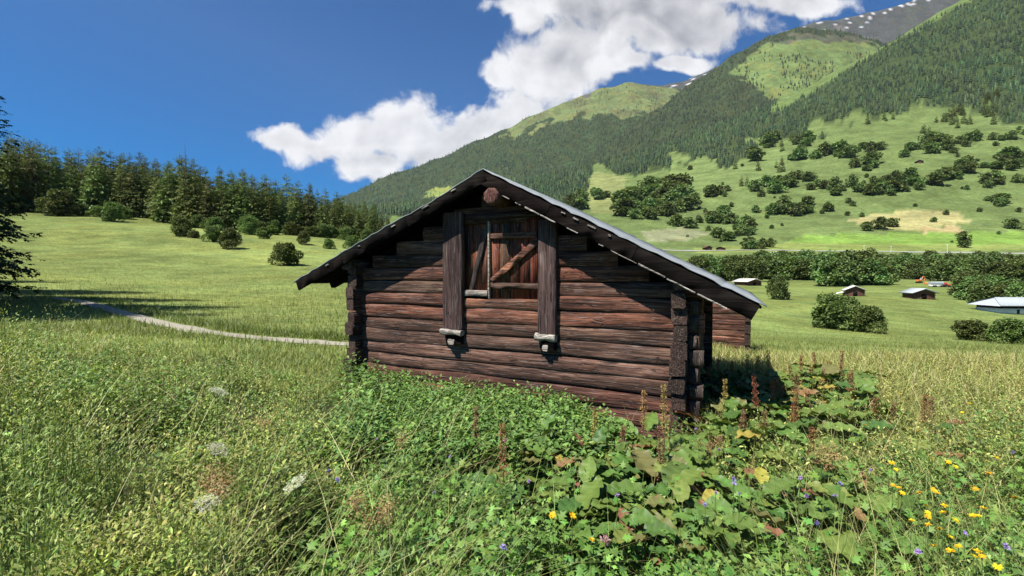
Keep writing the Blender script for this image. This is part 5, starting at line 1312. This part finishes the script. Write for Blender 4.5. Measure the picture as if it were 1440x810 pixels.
n1 = b.noise(UV, 9, 10, .64, .3)
vor = b.n('ShaderNodeTexVoronoi'); vor.feature = 'SMOOTH_F1'; vor.inputs['Scale'].default_value = 13; vor.inputs['Smoothness'].default_value = .35; vor.inputs['Detail'].default_value = 2.5; vor.inputs['Roughness'].default_value = .55
b.l(UVw, vor.inputs['Vector']); bil = b.math('MULTIPLY', b.math('SUBTRACT', .50, b.math('MULTIPLY', vor.outputs['Distance'], .5)), .9)
dens = b.math('ADD', b.math('ADD', acc, b.math('MULTIPLY', b.math('SUBTRACT', n1, .5), 1.7)), bil)
alpha = b.n('ShaderNodeMapRange'); alpha.interpolation_type = 'SMOOTHSTEP'; b.l(dens, alpha.inputs[0])
for i_, k_ in enumerate((-.02, .42, 0, 1)): alpha.inputs[i_ + 1].default_value = k_
alpha = alpha.outputs[0]
# billow relief: compare noise with the noise a little way towards the sun (upper left)
sh = b.vm('ADD', UV, (-.022, .030, 0)); n2 = b.noise(sh, 7, 5, .5, .2); n1b = b.noise(UV, 7, 5, .5, .2)
rel = b.math('MULTIPLY', b.math('SUBTRACT', n1b, n2), 1.1)
gmask = None
for (u, v, ru, rv) in ((900, 20, 230, 75), (960, -10, 220, 70), (800, 85, 70, 40), (520, 225, 90, 16), (690, 30, 1, 1), (1000, 60, 100, 30)):
    cu, cv = (u - 720) / F0, (HZ - v) / F0
    d_ = b.vm('LENGTH', b.vm('MULTIPLY', b.vm('SUBTRACT', UVw, (cu, cv, 0)), (F0 / ru, F0 / rv, 0)), out=1); f = b.math('SUBTRACT', 1.15, d_, clamp=True)
    gmask = f if gmask is None else b.math('MAXIMUM', gmask, f)
pf = None
for (u, v, ru, rv) in ((890, 58, 46, 36), (702, 98, 34, 26), (760, 128, 70, 34), (590, 165, 60, 40), (735, 20, 50, 34), (870, 98, 50, 22)):
    cu, cv = (u - 720) / F0, (HZ - v) / F0
    d_ = b.vm('LENGTH', b.vm('MULTIPLY', b.vm('SUBTRACT', UVw, (cu, cv, 0)), (F0 / ru, F0 / rv, 0)), out=1); f = b.math('SUBTRACT', 1.15, d_)
    pf = f if pf is None else b.math('MAXIMUM', pf, f)
pf = b.mapr(b.math('ADD', pf, b.math('MULTIPLY', b.math('SUBTRACT', n1, .5), 1.0)), .1, .45, 0, 1)
gw = b.noise(UV, 3.5, 3, .45, .3)
grey = b.math('MULTIPLY', gmask, b.math('MULTIPLY', b.mapr(gw, .35, .62, 1.2, .45), b.math('MULTIPLY_ADD', pf, -.9, 1.0)), clamp=True)
lum = b.math('ADD', .86, rel); lum = b.math('ADD', lum, b.math('MULTIPLY', bil, .38)); lum = b.math('SUBTRACT', lum, b.math('MULTIPLY', grey, .40))
lum = b.math('ADD', lum, b.math('MULTIPLY', b.math('SUBTRACT', 1.0, b.mapr(dens, .2, .8, 0, 1)), .10))
lum = b.math('MINIMUM', b.math('MAXIMUM', lum, .26), .98)
ccol = b.n('ShaderNodeCombineXYZ'); b.l(lum, ccol.inputs[0]); b.l(b.math('MULTIPLY_ADD', lum, .985, .012), ccol.inputs[1]); b.l(b.math('MULTIPLY_ADD', lum, .95, .055), ccol.inputs[2])
hs = b.n('ShaderNodeHueSaturation'); hs.inputs['Saturation'].default_value = 1.2; hs.inputs['Value'].default_value = 1.0; b.l(b.mix(1.0, sky.outputs[0], (.44, .80, 1.16), 'MULTIPLY'), hs.inputs['Color'])
bg1 = b.n('ShaderNodeBackground'); b.l(hs.outputs[0], bg1.inputs[0]); bg1.inputs[1].default_value = .053
bg2 = b.n('ShaderNodeBackground'); b.l(ccol.outputs[0], bg2.inputs[0]); bg2.inputs[1].default_value = .53
mx = b.n('ShaderNodeMixShader'); b.l(b.math('MULTIPLY', alpha, .97), mx.inputs[0]); b.l(bg1.outputs[0], mx.inputs[1]); b.l(bg2.outputs[0], mx.inputs[2])
wo = b.n('ShaderNodeOutputWorld'); b.l(mx.outputs[0], wo.inputs[0])

sun = bpy.data.lights.new('sun', 'SUN'); sun.energy = 5.0; sun.angle = R(.53); sun.color = (1, .96, .89)
so = bpy.data.objects.new('sun', sun); COL.objects.link(so)
from mathutils import Vector
dirv = Vector((math.sin(SUN_AZ) * math.cos(SUN_EL), math.cos(SUN_AZ) * math.cos(SUN_EL), -math.sin(SUN_EL)))
so.rotation_euler = dirv.to_track_quat('-Z', 'Y').to_euler(); so.location = (-20, -20, 40)

# ------------------------------------------------------------------ haze
HAZE = True
if HAZE:
    hm = MB(); hm.box((-6200, -1500, -60), (7500, 8600, 3300)); 
    mh = bpy.data.materials.new('haze'); bb_ = NB(nt(mh)); pv = bb_.n('ShaderNodeVolumePrincipled'); pv.inputs['Color'].default_value = (.80, .88, 1, 1); pv.inputs['Density'].default_value = 1.7e-5; pv.inputs['Anisotropy'].default_value = .2
    oo = bb_.n('ShaderNodeOutputMaterial'); bb_.l(pv.outputs[0], oo.inputs['Volume'])
    ho = hm.build('haze', mh); tag(ho, 'thin blue haze over the valley', 'haze', kind='stuff')

# ------------------------------------------------------------------ camera
cam = bpy.data.cameras.new('camera'); co = bpy.data.objects.new('camera', cam); COL.objects.link(co); SC.camera = co
cam.sensor_width = 36; cam.lens = 36 * F0 / 1440; cam.clip_start = .05; cam.clip_end = 30000
co.location = (0, 0, 0); co.rotation_euler = (R(90) - math.atan((405 - HZ) / F0), 0, YAW)
SC.view_settings.view_transform = 'Standard'; SC.view_settings.look = 'None'; SC.view_settings.exposure = .92; SC.view_settings.gamma = 1
SC.view_settings.use_curve_mapping = False
SC.cycles.max_bounces = 3; SC.cycles.diffuse_bounces = 2; SC.cycles.transparent_max_bounces = 8; SC.cycles.volume_bounces = 0
